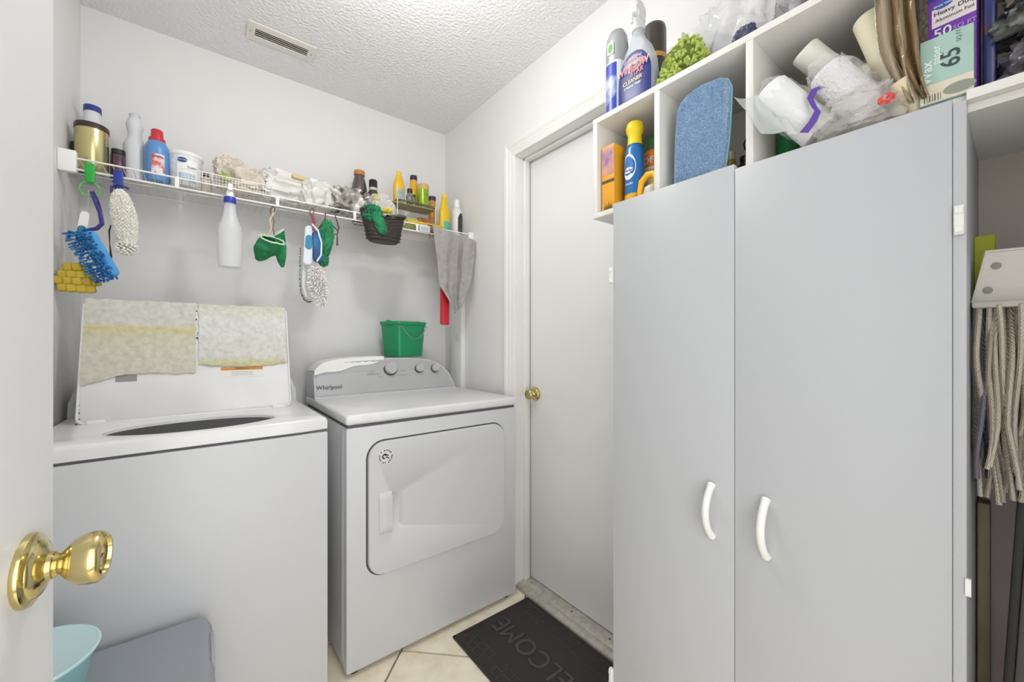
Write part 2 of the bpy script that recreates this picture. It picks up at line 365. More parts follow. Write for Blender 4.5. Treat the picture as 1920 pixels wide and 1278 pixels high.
g=G(); g.T=LT; g.sheet(padfn(.004,.276,.176,.4,5,lambda u:-.012*math.sin(u*3)),60,46,.003); g.obj('quilted_pad',PM2,lid,'crumpled whiter pad on the right half of the lid')
g=G(); g.T=LT
rnd=random.Random(3)
for k in range(40):
    x,z=(.003+rnd.uniform(-.012,.012),rnd.choice([.385,.30,.29,.335,.28])+rnd.uniform(-.014,.014)) if k%2 else (-.283+rnd.uniform(0,.006),rnd.choice([.36,.345,.3,.24,.06,.03,.02])+rnd.uniform(-.015,.015))
    r=rnd.uniform(.0010,.0026)
    g.box(x-r,x+r,-.0012,.0005,z-r*1.5,z+r)
g.obj('rust_marks',M('#55524a',.8),lid,kind='stuff')
g=G(); g.T=LT; g.box(-.203,-.153,-.0012,.001,.128,.150); s1=g.obj('rating_label',M('#8f9090',.4,metal=.3),lid,'small grey rating label')
g=G(); g.T=LT; g.box(.066,.196,-.0010,.001,.126,.152); s2=g.obj('warning_label',M('#e6e4dc',.5),lid,'white warning label with orange band')
g=G(); g.T=LT; g.box(.067,.195,-.0016,0,.152,.163); s3=g.obj('orange_band',M('#d08a3c',.5),lid)
text('WARNING',.0085,DARK,s3,.131,.1575,off=-.0019,extra=LT)
for q in range(3): text('do not open until drum has stopped',.0045,M('#8a929c',.6),s2,.131,.146-.0062*q,off=-.0014,extra=LT)
for x in (-.24,.24):
    g=G(); g.T=at(x,.318,.93); g.box(-.02,.02,-.004,.02,-.001,.010,.003).obj('lid_hinge',WH,wa)

# ------------------------------------------------------------ dryer
DX0,DX1,DYF=.405,1.155,1.44; dcx=.78
dr=thing('clothes_dryer','white front-loading dryer with grey control panel beside the door','dryer',(dcx,DYF,0))
hw=(DX1-DX0)/2
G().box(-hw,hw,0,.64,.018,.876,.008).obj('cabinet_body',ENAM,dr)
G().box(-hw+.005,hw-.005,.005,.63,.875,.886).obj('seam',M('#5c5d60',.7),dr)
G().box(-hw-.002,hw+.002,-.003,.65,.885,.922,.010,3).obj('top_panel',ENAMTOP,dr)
G().box(-hw-.0015,-hw+.001,.05,.06,.05,.86).box(-hw-.0015,-hw+.001,.035,.038,.05,.86).obj('side_seam',ENAM,dr)
for x,y in ((-.34,.04),(.34,.04),(-.34,.6),(.34,.6)):
    g=G(); g.T=at(x,y,0); g.lathe([(.02,0),(.02,.008),(.012,.02)],14).obj('foot',DARK,dr)
g=G(); o_=rrect(-.3075,.3075,.3275,.8205,.064,8); slab(g,o_,-.0015,.003,.0005).obj('door_gap',M('#4c4d50',.8),dr)
g=G(); o_=rrect(-.302,.302,.333,.815,.060,8); 
# slab with a pocket hole
n=len(o_); hx,hz=-.201,.555
ih=rrect(hx-.024,hx+.024,hz-.070,hz+.070,.014,8)
def ringify(L_,y): return [(x,y,z) for x,z in L_]
rs=[ringify(o_,.0),ringify(o_,-.010),[( (x)*.992,-.014,.574+(z-.574)*.99) for x,z in o_],[( (x)*.955,-.0150,.574+(z-.574)*.95) for x,z in o_],ringify(ih,-.015),ringify([(hx+(x-hx)*.9,hz+(z-hz)*.95) for x,z in ih],-.012),ringify([(hx+(x-hx)*.6,hz+(z-hz)*.82) for x,z in ih],-.0045)]
g.add(sum(rs,[]),[(q*n+k,q*n+(k+1)%n,(q+1)*n+(k+1)%n,(q+1)*n+k) for q in range(len(rs)-1) for k in range(n)]+[tuple((len(rs)-1)*n+k for k in range(n))],True)
dd=g.obj('door',ENAM,dr)
g=G()
def gripfn(u,v):
    x=-.266+.046*u; z=.480+.150*v; e=min(1,v*7)*min(1,(1-v)*7); return (x,-.0152-.010*math.sqrt(e)*math.sqrt(min(1,.1+u*2.5)),z)
g.sheet(gripfn,6,24,.004); g.obj('handle',ENAM,dd)
for z in (.60+.12,.45):
    G().box(.3025,.306,-.006,0,z-.05,z+.02).obj('hinge',M('#9fa0a2',.5),dr)
g=G(); g.T=at(-.242,-.0152,.76,pi/2); g.lathe([(0,0),(.029,0),(.029,.0006),(0,.0006)],32); st=g.obj('sticker',M('#d8d7d6',.5),dd,'round black and white sticker')
g=G(); g.T=at(-.242,-.0152,.76,pi/2)
rnd=random.Random(5)
for k in range(22):
    a=2*pi*k/22
    if rnd.random()<.85:
        for q in range(2):
            r0=.019+rnd.random()*.003; l=rnd.uniform(.003,.006); t=a+q*.09
            c_,s_=math.cos(t),math.sin(t); w2=.0011
            g.add([(c_*r0-s_*w2,s_*r0+c_*w2,.0009),(c_*r0+s_*w2,s_*r0-c_*w2,.0009),(c_*(r0+l)+s_*w2,s_*(r0+l)-c_*w2,.0009),(c_*(r0+l)-s_*w2,s_*(r0+l)+c_*w2,.0009)],[(0,1,2,3)])
g.tube([(math.cos(t)*.009-.002,math.sin(t)*.008+.001,.0008) for t in [R(50+28*i) for i in range(9)]],[.0008,.0022,.0028,.002,.0026,.002,.0028,.002,.001],6)
g.tube([(-.003,.004,.0008),(.004,.006,.0008),(.010,.003,.0008)],.0022,6).tube([(.001,-.001,.0008),(.008,-.004,.0008),(.012,-.008,.0008)],.002,6)
g.obj('emblem',M('#1d1a20',.5),st)
# console
con=[(0,0),(0,.112),(.012,.130),(.035,.148),(.07,.158),(.112,.166),(.2,.171),(.312,.173),(.42,.173),(.5,.169),(.56,.160),(.61,.145),(.65,.118),(.68,.085),(.70,.045),(.715,0)]
CT=at(-.372,.485,.922)
g=G(); g.T=CT; g.prism(con,0,.17,.22); g.obj('console',ENAM,dr)
pan=[(x*.972+.009,z*.95+(.012 if z<.02 else .001)) for x,z in con]
g=G(); g.T=CT; g.prism(pan,-.0035,.02,.22); cp=g.obj('control_panel',M('#bfc0c1',.38,metal=.25),dr,'grey control panel')
def dial(px,pz,r,big):
    T=at(-.372+px,.485+.22*pz-.004,.922+pz,pi/2+R(-12)); g=G(); g.T=T
    g.lathe([(r*1.18,0),(r*1.18,.003),(r*1.02,.006)],32).obj('dial_shade_ring',M('#3b3c3f',.5),cp)  # dark wide ring paints the crescent of shadow around the knob
    g=G(); g.T=T; g.lathe([(r,.002),(r*.97,.018),(r*.9,.022),(r*.8,.0225),(0,.0215)],32); k=g.obj('knob',M('#c9cacb',.3,metal=.4),cp)
    g=G(); g.T=T; g.box(-.001,.001,0,r*.9,.0223,.0235).obj('pointer',WH,k) if False else None
dial(.352,.122,.031,1); dial(.505,.116,.021,0); dial(.597,.113,.021,0)
PT=CT@Matrix(((1,0,0,0),(0,1,.22,-.0045),(0,0,1,0),(0,0,0,1)))
text('Whirlpool',.026,M('#4c4d50',.4),cp,.062,.048,extra=PT)
for (x,z,t_,sz) in ((.262,.128,'HEAVY DUTY',.007),(.258,.112,'NORMAL',.007),(.262,.097,'AUTOMATIC DRY',.008),(.30,.083,'CASUAL',.006),(.416,.128,'TIMED DRY',.008),(.42,.108,'DAMP DRY',.006),(.41,.086,'COOL DOWN',.007),(.40,.150,'OFF',.007),(.50,.150,'TEMPERATURE',.007),(.60,.148,'END OF CYCLE',.006)):
    text(t_,sz,M('#8b8c8f',.5),cp,x,z,extra=PT)
# white cloth over console
top=[(p[0],p[1]) for p in con]
def ctop(x):
    for a,b in zip(con[1:],con[2:]):
        if a[0]<=x<=b[0]: return a[1]+(b[1]-a[1])*(x-a[0])/(b[0]-a[0]+1e-9)
    return .1
def clothfn(u,v):
    x=.001+.318*u; zt=ctop(x)+.009; zf=.104+.058*u+.004*math.sin(u*14); wr=.0022*noise.noise(Vector((x*30,v*5,2)))
    if v<.4:
        z=zf+(zt-zf)*v/.4; y=.22*z-.014-abs(wr)
    else: z=zt+abs(wr); y=.22*zt-.014+(v-.4)/.6*.14
    return (x,y,z)
g=G(); g.T=at(.408,DYF+.485,.922); g.sheet(clothfn,40,20,.0025)
g.solo('cloth',M('#f0efec',.7,bump=.3,bs=400),'white cloth draped over the left end of the dryer console','cloth')

# green bucket on console
gb=thing('plastic_bucket','green square bucket standing on the dryer console','bucket',(.868,2.040,1.098),R(20))
GR=M('#15935f',.4,coat=.1)
def sq(w_,d_,z,r=.02): return [(x,y,z) for x,y in rrect(-w_/2,w_/2,-d_/2,d_/2,r,4)]
def loft(g,rings,cap0=True,cap1=False):
    n=len(rings[0]); vs=sum(rings,[]); fs=[(q*n+k,q*n+(k+1)%n,(q+1)*n+(k+1)%n,(q+1)*n+k) for q in range(len(rings)-1) for k in range(n)]
    if cap0: fs.append(tuple(range(n)))
    if cap1: fs.append(tuple((len(rings)-1)*n+k for k in range(n)))
    return g.add(vs,fs,True)
g=G(); loft(g,[sq(.165,.12,0),sq(.172,.125,.004),sq(.196,.142,.165),sq(.206,.152,.168),sq(.208,.154,.182),sq(.2,.146,.184),sq(.19,.136,.18),sq(.166,.119,.006)],True,True)
b=g.obj('bucket_body',GR,gb)
g=G(); g.tube([(-.108,0,.178)]+[(-.108+.216*(i/12)*1.0,-.085-.0*i,.178-.085*math.sin(pi*i/12)) for i in range(1,12)]+[(.108,0,.178)],.0022,6); g.obj('handle',STEEL,gb)
for x in (-.104,.104): G().box(x-.006,x+.006,-.012,.012,.165,.190,.003).obj('handle_lug',GR,gb)

# ------------------------------------------------------------ floor things: mat, bin, pail
mt=thing('door_mat','black rubber door mat with raised lettering on the beige tiles','mat',(.993,1.09,0))
RUB=M('#453e3c',.75,bump=.8,bs=260,kind='wave',dist=.0015); RUB2=M('#4c464b',.6)
g=G(); g.box(-.196,.196,-.302,.302,.0005,.007,.002); mb=g.obj('mat_base',RUB,mt)
g=G()
for x0,x1,y0,y1 in ((-.196,-.186,-.302,.302),(.186,.196,-.302,.302),(-.196,.196,-.302,-.292),(-.196,.196,.292,.302)): g.box(x0,x1,y0,y1,.006,.0088,.0012)
g.obj('border',RUB,mt)
text('WELCOME',.115,RUB2,mt,0,0,off=0,face='+Z',thick=.0018,extra=at(0,0,.0086,0,0,pi/2),sx=.93)
rnd=random.Random(11); words=['HOME','PLACE','REST','FEET','LIFE']
for k,(x,y,rz) in enumerate([(-.145,-.2,pi/2),(-.145,0,pi/2),(-.145,.2,pi/2),(.145,-.2,pi/2),(.145,0,pi/2),(.145,.2,pi/2)]):
    g=G(); 
    g.T=at(x,y,.0075); 
    for q in range(4):
        a=-.075+q*.04; g.tube([(-.03,a,0),(-.03,a+.03,0),(.0,a+.03,0),(.0,a,0),(.03,a,0),(.03,a+.03,0)],.0016,4)
    g.obj('raised_motif',RUB2,mt)
bn=thing('storage_bin','grey lidded plastic bin in front of the washer','bin',(-.15,1.2,0))
g=G(); loft(g,[sq(.27,.30,0,.03),sq(.30,.32,.02,.03),sq(.335,.352,.36,.035),sq(.345,.356,.385,.035),sq(.345,.356,.40,.035)],True,True); g.obj('bin_body',M('#b9bcc0',.5),bn)
g=G(); loft(g,[sq(.36,.366,.392,.035),sq(.366,.37,.396,.035),sq(.362,.366,.412,.035),sq(.345,.352,.430,.03),sq(.335,.342,.4335,.028),sq(.32,.33,.433,.025)],True,True); ld=g.obj('bin_lid',M('#969ba1',.45,bump=.1,bs=150),bn)
G().box(.176,.184,-.02,.10,.39,.425,.002).obj('latch',M('#a6abb0',.4),bn)
pl=thing('pail','light teal round pail standing on the grey bin','bucket',(-.270,1.185,.4345))
TE=M('#8cbfc4',.4)
g=G(); g.lathe([(0,.003),(.076,.003),(.078,.0),(.080,.004),(.104,.118),(.109,.118),(.1095,.124),(.106,.125),(.1015,.121),(.099,.108),(.096,.106),(.092,.07),(.089,.068),(.078,.007),(0,.006)],48); g.obj('pail_body',TE,pl)
g=G(); g.lathe([(.105,.1258),(.1085,.1275),(.1125,.1250),(.1115,.1215)],48); g.obj('rim',M('#c4e0e2',.35),pl)  # rim coloured paler than the pail to paint in its highlight

# ------------------------------------------------------------ wire shelf
SY,SZ=1.872,1.766
sh=thing('wire_shelf','long white wire shelf on the back wall above the washer and dryer','shelf',(0,SY,SZ))
G().tube([(XL+.004,0,0),(XR-.004,0,0)],.0032,8).obj('front_rail',WIRE,sh)
G().tube([(XL+.004,-.003,-.036),(XR-.004,-.003,-.036)],.0036,8).obj('lip_rail',WIRE,sh)
G().tube([(XL+.004,YB-SY-.008,0),(XR-.004,YB-SY-.008,0)],.003,8).obj('back_rail',WIRE,sh)
G().tube([(XL+.004,.15,-.004),(XR-.004,.15,-.004)],.0026,6).obj('middle_rail',WIRE,sh)
g=G(); x=XL+.02
while x<XR-.01:
    g.tube([(x,0,.002),(x,YB-SY-.006,.002)],.0013,4); x+=.0254
g.obj('deck_wires',WIRE,sh,kind='stuff')
for x in (-.057,.257,.563,.868): G().box(x-.006,x+.006,-.0055,.0015,-.038,.003,.001).obj('lip_clip',WIRE,sh)
G().box(XL,XL+.042,-.010,.012,-.048,.022,.004).obj('wall_bracket',WH,sh)
G().box(XR-.03,XR,-.010,.012,-.045,.012,.004).obj('wall_bracket',WH,sh)
for x in (-.25,.42,1.0):
    G().tube([(x,.02,-.02),(x,YB-SY-.012,-.235)],.0042,6).obj('diagonal_brace',WIRE,sh) if x>9 else None
D=SZ+.004   # deck surface height

# ------------------------------------------------------------ container builders
def bottle(name,label,x,y,z,r,h,nr,sh_,cr,ch,mb,mc,cat='bottle',group=None,rz=0,lab=None,sy=1,low=0,parent_scale=None):
    t=thing(name,label,cat,(x,y,z),rz,group)
    body=h-ch
    pr=[(0,.001),(r*.9,.0),(r,.005),(r,sh_)]
    for k in range(1,7):
        a=k/6; pr.append((r+(nr-r)*(.5-.5*math.cos(a*pi)),sh_+(body-sh_)*.85*a))
    pr+= [(nr,body+ch*.3)]
    g=G(); g.lathe(pr,28,sy=sy); b=g.obj('body',mb,t)
    g=G(); g.lathe([(0,body),(cr,body),(cr,h-.003),(cr*.92,h),(0,h)],24,sy=1); g.obj('cap',mc,t)
    if lab:
        ml,z0,z1,ang=lab[:4]; g=G(); wrap(g,r,z0,z1,ang); g.obj('label',ml,b)
    return t,b
def jar(name,label,x,y,z,pr,mb,cappr=None,mc=None,cat='jar',rz=0,group=None):
    t=thing(name,label,cat,(x,y,z),rz,group); g=G(); g.lathe(pr,32); b=g.obj('body',mb,t)
    if cappr: g=G(); g.lathe(cappr,32); g.obj('lid',mc,t)
    return t,b
FR=R(12)
# left end
t=thing('canister','gold metal canister with dark lid at the left end of the wire shelf','canister',(-.286,1.985,D),R(20))
G().lathe([(0,0),(.040,0),(.042,.003),(.042,.135),(.0,.135)],36).obj('body',M('#d2c894',.25,metal=.9),t)
G().lathe([(0,.134),(.0435,.134),(.0435,.149),(.041,.153),(.036,.151),(0,.151)],36).obj('lid',M('#4c3f38',.35,metal=.5),t)
t,b=bottle('bottle','white bottle with dark blue cap behind the gold canister',-.300,2.095,D,.031,.265,.022,.17,.024,.022,M('#e6e8ea',.4),M('#2c3f8e',.4))
g=G(); g.box(-.012,.012,-.02,.02,0,.10,.003); g.solo('box','narrow dark box between the gold canister and the left wall','box',loc=(-.331,2.04,D),mat=M('#4a4036',.6))
t=thing('jar','small dark jar with black lid right of the gold canister','jar',(-.222,2.0,D)); G().lathe([(0,0),(.018,0),(.019,.003),(.019,.072),(.016,.078),(0,.078)],20).obj('body',M('#3c2b3c',.35,col2='#6e4a55',vs=60),t); G().lathe([(0,.077),(.0185,.077),(.0185,.093),(0,.094)],20).obj('lid',DARK,t)
t=thing('jar','slim grey striped jar behind the small dark jar','jar',(-.238,2.085,D)); G().lathe([(0,0),(.016,0),(.016,.10),(0,.10)],16).obj('body',M('#a9abb5',.4,col2='#5b5d70',vs=70),t); G().lathe([(0,.1),(.015,.1),(.015,.112),(0,.113)],16).obj('lid',M('#c8cad0',.4),t)
t=thing('bottle','tall plain white bottle left of the blue detergent bottle','bottle',(-.181,2.025,D))
G().lathe([(0,0),(.031,0),(.0325,.004),(.0325,.128),(.030,.138),(.0225,.152),(.0195,.165),(.0195,.180),(.0240,.196),(.0245,.208),(.0195,.222),(.0175,.230),(.0,.230)],30).obj('body',M('#d8dade',.45),t)
G().lathe([(0,.228),(.0165,.228),(.0165,.244),(.012,.248),(0,.248)],22).obj('cap',M('#c9cdd4',.4),t)
t=thing('detergent_bottle','blue bottle with red cap and floral label beside the white tub','bottle',(-.117,1.985,D),R(8))
g=G(); g.lathe([(0,0),(.033,0),(.035,.005),(.035,.118),(.033,.132),(.026,.146),(.021,.152),(0,.152)],30); b=g.obj('body',M('#5e93cf',.35,coat=.2),t)
G().lathe([(0,.146),(.0255,.146),(.024,.160),(.0185,.162),(.0175,.19),(.015,.193),(0,.193)],24).obj('cap',M('#c8323e',.35),t)
g=G(); wrap(g,.035,.02,.095,62); lb=g.obj('label',M('#dfe6ee',.5,col2='#d9695f',vs=45,ramp=(.42,.55)),b)
text('Softener',.010,M('#39508f',.5),lb,-.001,.085,bend=.0358)
t=thing('plastic_tub','white tub with blue oval logo standing on the wire shelf','tub',(-.036,2.0,D),R(8))
g=G(); g.lathe([(0,0),(.045,0),(.047,.004),(.0535,.115),(.0,.115)],36); b=g.obj('body',M('#e4e6e8',.45,col2='#c9ced6',vs=60,ramp=(.25,.5)),t)
G().lathe([(0,.114),(.0555,.114),(.056,.124),(.054,.128),(.05,.126),(0,.126)],36).obj('lid',M('#eceded',.4),t)
g=G(); wrap(g,.0525,.018,.095,70); lb=g.obj('label',M('#f0f1f0',.5),b)
g=G(); g.T=at(0,0,0); wrap(g,.0532,.020,.045,52); g.obj('blue_panel',M('#a9cbe4',.5),lb)
def oval(parent,x,z,a,b_,R_,mat,off=.0012,n=24,T=None,name='logo_oval'):
    g=G(); 
    if T is not None: g.T=T
    pts=[]
    for i in range(n):
        t_=2*pi*i/n; px,pz=x+a*math.cos(t_),z+b_*math.sin(t_)
        pts.append(((R_+off)*math.sin(px/R_),-(R_+off)*math.cos(px/R_),pz) if R_ else (px,-off,pz))
    g.add(pts+[(((R_+off)*math.sin(x/R_),-(R_+off)*math.cos(x/R_),z) if R_ else (x,-off,z))],[(i,(i+1)%n,n) for i in range(n)]); return g.obj(name,mat,parent)
ov=oval(b,-.016,.092,.015,.009,.054,M('#2b3f96',.4),.0018); text('Great Value',.0062,WH,b,-.016,.092,off=-.0028,bend=.054)
text('Sugar',.014,M('#7d7f8c',.5),b,.014,.068,off=-.0014,bend=.0545)
t=thing('bottle','short pale bottle with dark cap right of the white tub','bottle',(.03,2.045,D)); G().lathe([(0,0),(.018,0),(.019,.003),(.019,.06),(.012,.075),(0,.075)],20).obj('body',M('#d9cdc4',.5),t); G().lathe([(0,.073),(.0125,.073),(.0115,.092),(0,.093)],16).obj('cap',M('#4a2f33',.5),t)
# wire mesh basket under the bags
mbk=thing('mesh_basket','flat white wire mesh basket under the plastic bags','basket',(.098,2.0,D))
g=G(); w2,d2_,h2=.143,.10,.045
for k in range(29): x=-w2+2*w2*k/28; g.tube([(x,-d2_,h2),(x,-d2_,.002),(x,d2_,.002),(x,d2_,h2)],.0009,4)
for z in (.002,.014,.026,.038): g.tube([(-w2,-d2_,z),(w2,-d2_,z),(w2,d2_,z),(-w2,d2_,z)],.0009,4,True)
for k in range(9): y=-d2_+2*d2_*k/8; g.tube([(-w2,y,h2),(-w2,y,.002),(w2,y,.002),(w2,y,h2)],.0009,4)
g.obj('mesh',WIRE,mbk,kind='stuff')
G().tube([(-w2,-d2_,h2),(w2,-d2_,h2),(w2,d2_,h2),(-w2,d2_,h2)],.0022,6,True).obj('rim',WIRE,mbk)
CLR=lambda c,a=.5,r=.2:M(c,r,alpha=a,bump=.8,bs=35,dist=.004)
g=G(); g.blob((0,0,.075),(.075,.06,.052),2,.30,1.9,.75,40,26,flat=.012); g.blob((-.035,.0,.12),(.048,.035,.036),4,.35,2.2,.8,30,20); g.solo('plastic_bag','beige plastic bag in the wire mesh basket','bag',loc=(.140,2.0,D),mat=M('#eadfcf',.4,alpha=.9,bump=.5,bs=30,dist=.003,var=.15,vs=12))
g=G(); g.blob((0,0,.01),(.018,.012,.014),3,.3,3); g.solo('green_wrapper','small lime green wrapper on the front of the beige bag','wrapper',loc=(.088,1.94,D+.046),mat=M('#b5c86a',.4,var=.3,vs=60))
t=thing('plastic_bag','long white plastic bag with tan slot handle right of the beige bag','bag',(.335,2.03,D))
g=G(); g.T=at(0,0,.1,0,R(3)); g.blob((0,0,-.005),(.132,.06,.055),9,.28,1.7,.65,48,26,flat=None); g.blob((-.02,-.02,-.04),(.11,.055,.045),19,.3,2.2,.65,40,22,flat=None); g.obj('bag_body',M('#f3f1ec',.4,bump=.5,bs=28,dist=.003,var=.06,vs=12,alpha=.85),t)
g=G(); g.T=at(.022,-.066,.128,0,R(6)); slab(g,rrect(-.034,.034,-.0095,.0095,.009,6),-.012,.006,.003); g.obj('handle_slot',M('#cdb884',.5),t)
g=G(); g.blob((0,0,.055),(.062,.055,.068),12,.32,1.8,.8,44,28,flat=.001); g.solo('plastic_bag','crumpled clear bag at the right end of the long white bag','bag',loc=(.425,1.955,D),mat=CLR('#f4f2ec',.7))
g=G(); g.blob((0,0,.05),(.09,.06,.062),15,.42,2.0,.8,48,30,flat=.001); g.solo('foil_pouch','grey and silver striped pouch below the orange-capped bottle','pouch',loc=(.568,1.955,D),mat=M('#b9b5ae',.28,metal=.35,col2='#5d5a55',vs=22,ramp=(.38,.5),bump=.8,bs=40,dist=.003))
g=G(); g.T=at(0,0,0,0,R(35)); g.box(-.009,.009,-.006,.006,-.016,.016,.004); g.solo('clip','black plastic clip on the silver pouch','clip',loc=(.607,1.888,1.875),mat=BLACK)
t=thing('bottle','dark glass bottle with orange cap behind the silver pouch','bottle',(.643,2.06,D)); G().lathe([(0,0),(.036,0),(.037,.17),(.033,.2),(.025,.232),(.023,.245),(0,.245)],24).obj('body',M('#5a4f49',.2,coat=.4),t); G().lathe([(0,.243),(.0265,.243),(.0265,.262),(.024,.266),(0,.266)],24).obj('cap',M('#c07f3a',.4),t)
t=thing('bottle','brown bottle with ridged black cap right of the orange-capped bottle','bottle',(.702,2.03,D)); G().lathe([(0,0),(.028,0),(.029,.12),(.026,.155),(.021,.17),(.0,.19)],24).obj('body',M('#45392f',.25,coat=.4),t); 
g=G()
pts=[]
for z,k0 in ((.185,1),(.222,1),(.226,.85)):
    pts.append([((.0185+.0018*(i%2))*k0*math.cos(2*pi*i/24),(.0185+.0018*(i%2))*k0*math.sin(2*pi*i/24),z) for i in range(24)])
loft(g,pts,True,True); g.obj('cap',BLACK,t); G().lathe([(.0205,.172),(.0205,.184),(.019,.186)],20).obj('collar',M('#c9c6bc',.4),t)
G().lathe([(.0292,.10),(.0294,.135)],20).obj('label',M('#d8d6a8',.5,col2='#8f8b4a',vs=70),t)
t=thing('bottle','short brown bottle just right of the black ridged cap','bottle',(.750,2.045,D)); G().lathe([(0,0),(.02,0),(.021,.11),(.014,.128),(0,.13)],18).obj('body',M('#6b5a50',.3),t); G().lathe([(0,.128),(.015,.128),(.0145,.152),(0,.154)],16).obj('cap',M('#3a2b28',.4),t)
g=G(); g.blob((0,0,.052),(.058,.05,.062),21,.34,1.8,.8,44,28,flat=.001); g.solo('plastic_bag','crumpled clear bag behind the dark wicker basket','bag',loc=(.705,1.935,D),mat=CLR('#e8e6e2',.65))
g=G(); g.blob((0,0,.0),(.017,.008,.016),23,.4,3); g.solo('sticker_tag','small yellow tag inside the clear bag top','tag',loc=(.675,1.895,1.862),mat=M('#d8d79a',.4,var=.3,vs=80))
# hanging dark basket
hb=thing('wicker_basket','small black woven basket hooked on the front of the wire shelf','basket',(.667,1.795,1.628))
BK=M('#3d362f',.5,bump=1,bs=260,kind='voronoi',dist=.003,var=.4,vs=120)
def bring(a,b_,z,n=40): return [(a*math.cos(2*pi*i/n),b_*math.sin(2*pi*i/n),z+(.018*(math.cos(4*pi*i/n)) if z>.05 else 0)) for i in range(n)]
g=G(); loft(g,[bring(.062,.035,0),bring(.074,.042,.01),bring(.088,.051,.06),bring(.101,.058,.115),bring(.098,.055,.115),bring(.085,.048,.06),bring(.066,.038,.006)],True,True); g.obj('woven_wall',BK,hb)
g=G(); g.tube(bring(.101,.058,.117),.0042,6,True); g.obj('rim',M('#2a2522',.3),hb)
g=G()
for zi in range(7):
    z=.012+.0155*zi; f=z/.115; g.tube([(p[0]*1.01,p[1]*1.02,p[2]) for p in bring(.074+.027*f,.042+.016*f,z if z<=.05 else z)],.0016,4,True)
g.obj('weave_bands',M('#4a4138',.45),hb)
for x in (-.03,.04): G().tube([(x,.055,.11),(x,.062,.145),(x,.075,.148),(x,.082,.13)],.002,6).obj('hook',BLACK,hb)
g=G(); g.blob((-.055,-.018,.115),(.034,.028,.034),31,.4,3,.8,36,24); g.blob((-.034,-.050,.075),(.022,.008,.044),33,.35,3,.8,30,20,rot=(R(-24),'Y')); 
g.solo('scrub_cloth','green mesh scrub cloth spilling over the woven basket','cloth',loc=(.667,1.795,1.628),mat=M('#1f8f5e',.7,bump=1,bs=200,kind='voronoi',dist=.003,var=.4,vs=40))
g=G(); rnd=random.Random(8)
for k in range(50):
    a=rnd.uniform(0,2*pi); e=rnd.uniform(.1,1.2); d=(math.cos(a)*math.cos(e),math.sin(a)*math.cos(e)-.3,math.sin(e)); g.noodle((0,0,0),d,rnd.uniform(.02,.03),.0028,4)
o=g.solo('scrub_pad','yellow tufted scrubber in the woven basket','scrubber',loc=(.667,1.745,1.752),mat=M('#dfcf45',.6)); 
g=G(); g.T=at(0,0,0,R(25),R(-8)); g.lathe([(0,0),(.045,0),(.05,.006),(.045,.014),(0,.016)],28,sy=.55); g.solo('lid','glossy black oval lid lying in the woven basket','lid',loc=(.717,1.768,1.742),mat=M('#1c1917',.15))
# tiered rack
rk=thing('wire_rack','small two-tier rack holding yellow bottles near the shelf right end','rack',(.895,1.985,D))
g=G()
for k in range(23): x=-.105+.21*k/22; g.tube([(x,-.055,.120),(x,-.05,.112),(x,.05,.112),(x,.055,.120)],.0010,4)
g.obj('tray_wires',M('#8e8a78',.4,metal=.4),rk,kind='stuff')
G().box(-.105,.105,-.05,.05,.108,.1115).obj('tray',M('#a39c7c',.5,bump=.5,bs=300),rk)
g=G(); rr_=[(x,y,.122) for x,y in rrect(-.108,.108,-.058,.058,.03,5)]; g.tube(rr_,.0045,6,True); g.obj('tray_rim',M('#a39e8a',.45,bump=1,bs=200,kind='wave',dist=.002,var=.4,vs=60),rk)
for x in (-.106,.106):
    for y in (-.055,.055): G().tube([(x,y,.0),(x,y,.125)],.0022,6).obj('post',WIRE,rk)
TR=D+.1125
YE='#e0b51c'
def ybottle(x,y,z,s,label,lab2):
    t=thing('squeeze_bottle',label,'bottle',(x,y,z),R(10)); g=G(); g.lathe([(r*s,h*s) for r,h in [(0,0),(.031,0),(.033,.004),(.033,.10),(.031,.112),(.019,.145),(.0155,.16),(.0155,.176),(0,.178)]],28,sy=.7); b=g.obj('body',M(YE,.35,coat=.2),t)
    g=G(); g.lathe([(.0162*s,.158*s),(.0162*s,.170*s),(.015*s,.174*s)],20,sy=.7); g.obj('cap',M('#e9c53a',.4),t)
    g=G(); g.lathe([(.0335*s,.008*s),(.0335*s,.075*s)],14,-pi/2-.9,-pi/2+.9,sy=.71); g.obj('label',lab2,b); return t
ybottle(.812,1.965,TR,.92,'yellow squeeze bottle with grey label on the rack upper tray',M('#cfd3cf',.5,col2='#8fa39b',vs=25))
t=thing('squeeze_bottle','narrow yellow bottle with navy cap at the back of the rack tray','bottle',(.921,2.03,TR)); G().lathe([(0,0),(.023,0),(.024,.11),(.02,.13),(.018,.165),(0,.166)],22).obj('body',M('#dfb32a',.35,var=.15,vs=40),t); G().lathe([(0,.165),(.0195,.165),(.0185,.19),(0,.192)],20).obj('cap',M('#2d2850',.4),t)
t=thing('bottle','small clear bottle with brown cap at the front of the rack tray','bottle',(.866,1.955,TR)); G().lathe([(0,0),(.018,0),(.019,.045),(.011,.065),(0,.066)],20).obj('body',M('#9aa293',.2,alpha=.8,col2='#3b3f37',vs=60),t); G().lathe([(0,.064),(.0135,.064),(.013,.084),(0,.085)],16).obj('cap',M('#3a201a',.4),t)
t=thing('bottle','tiny dark spice bottle between the clear bottle and green can','bottle',(.897,1.975,TR)); G().lathe([(0,0),(.012,0),(.012,.05),(0,.055)],14).obj('body',M('#4f5a3a',.4,col2='#a5a27a',vs=80),t); G().lathe([(0,.054),(.009,.054),(.009,.066),(0,.067)],12).obj('cap',M('#2a2a22',.4),t)
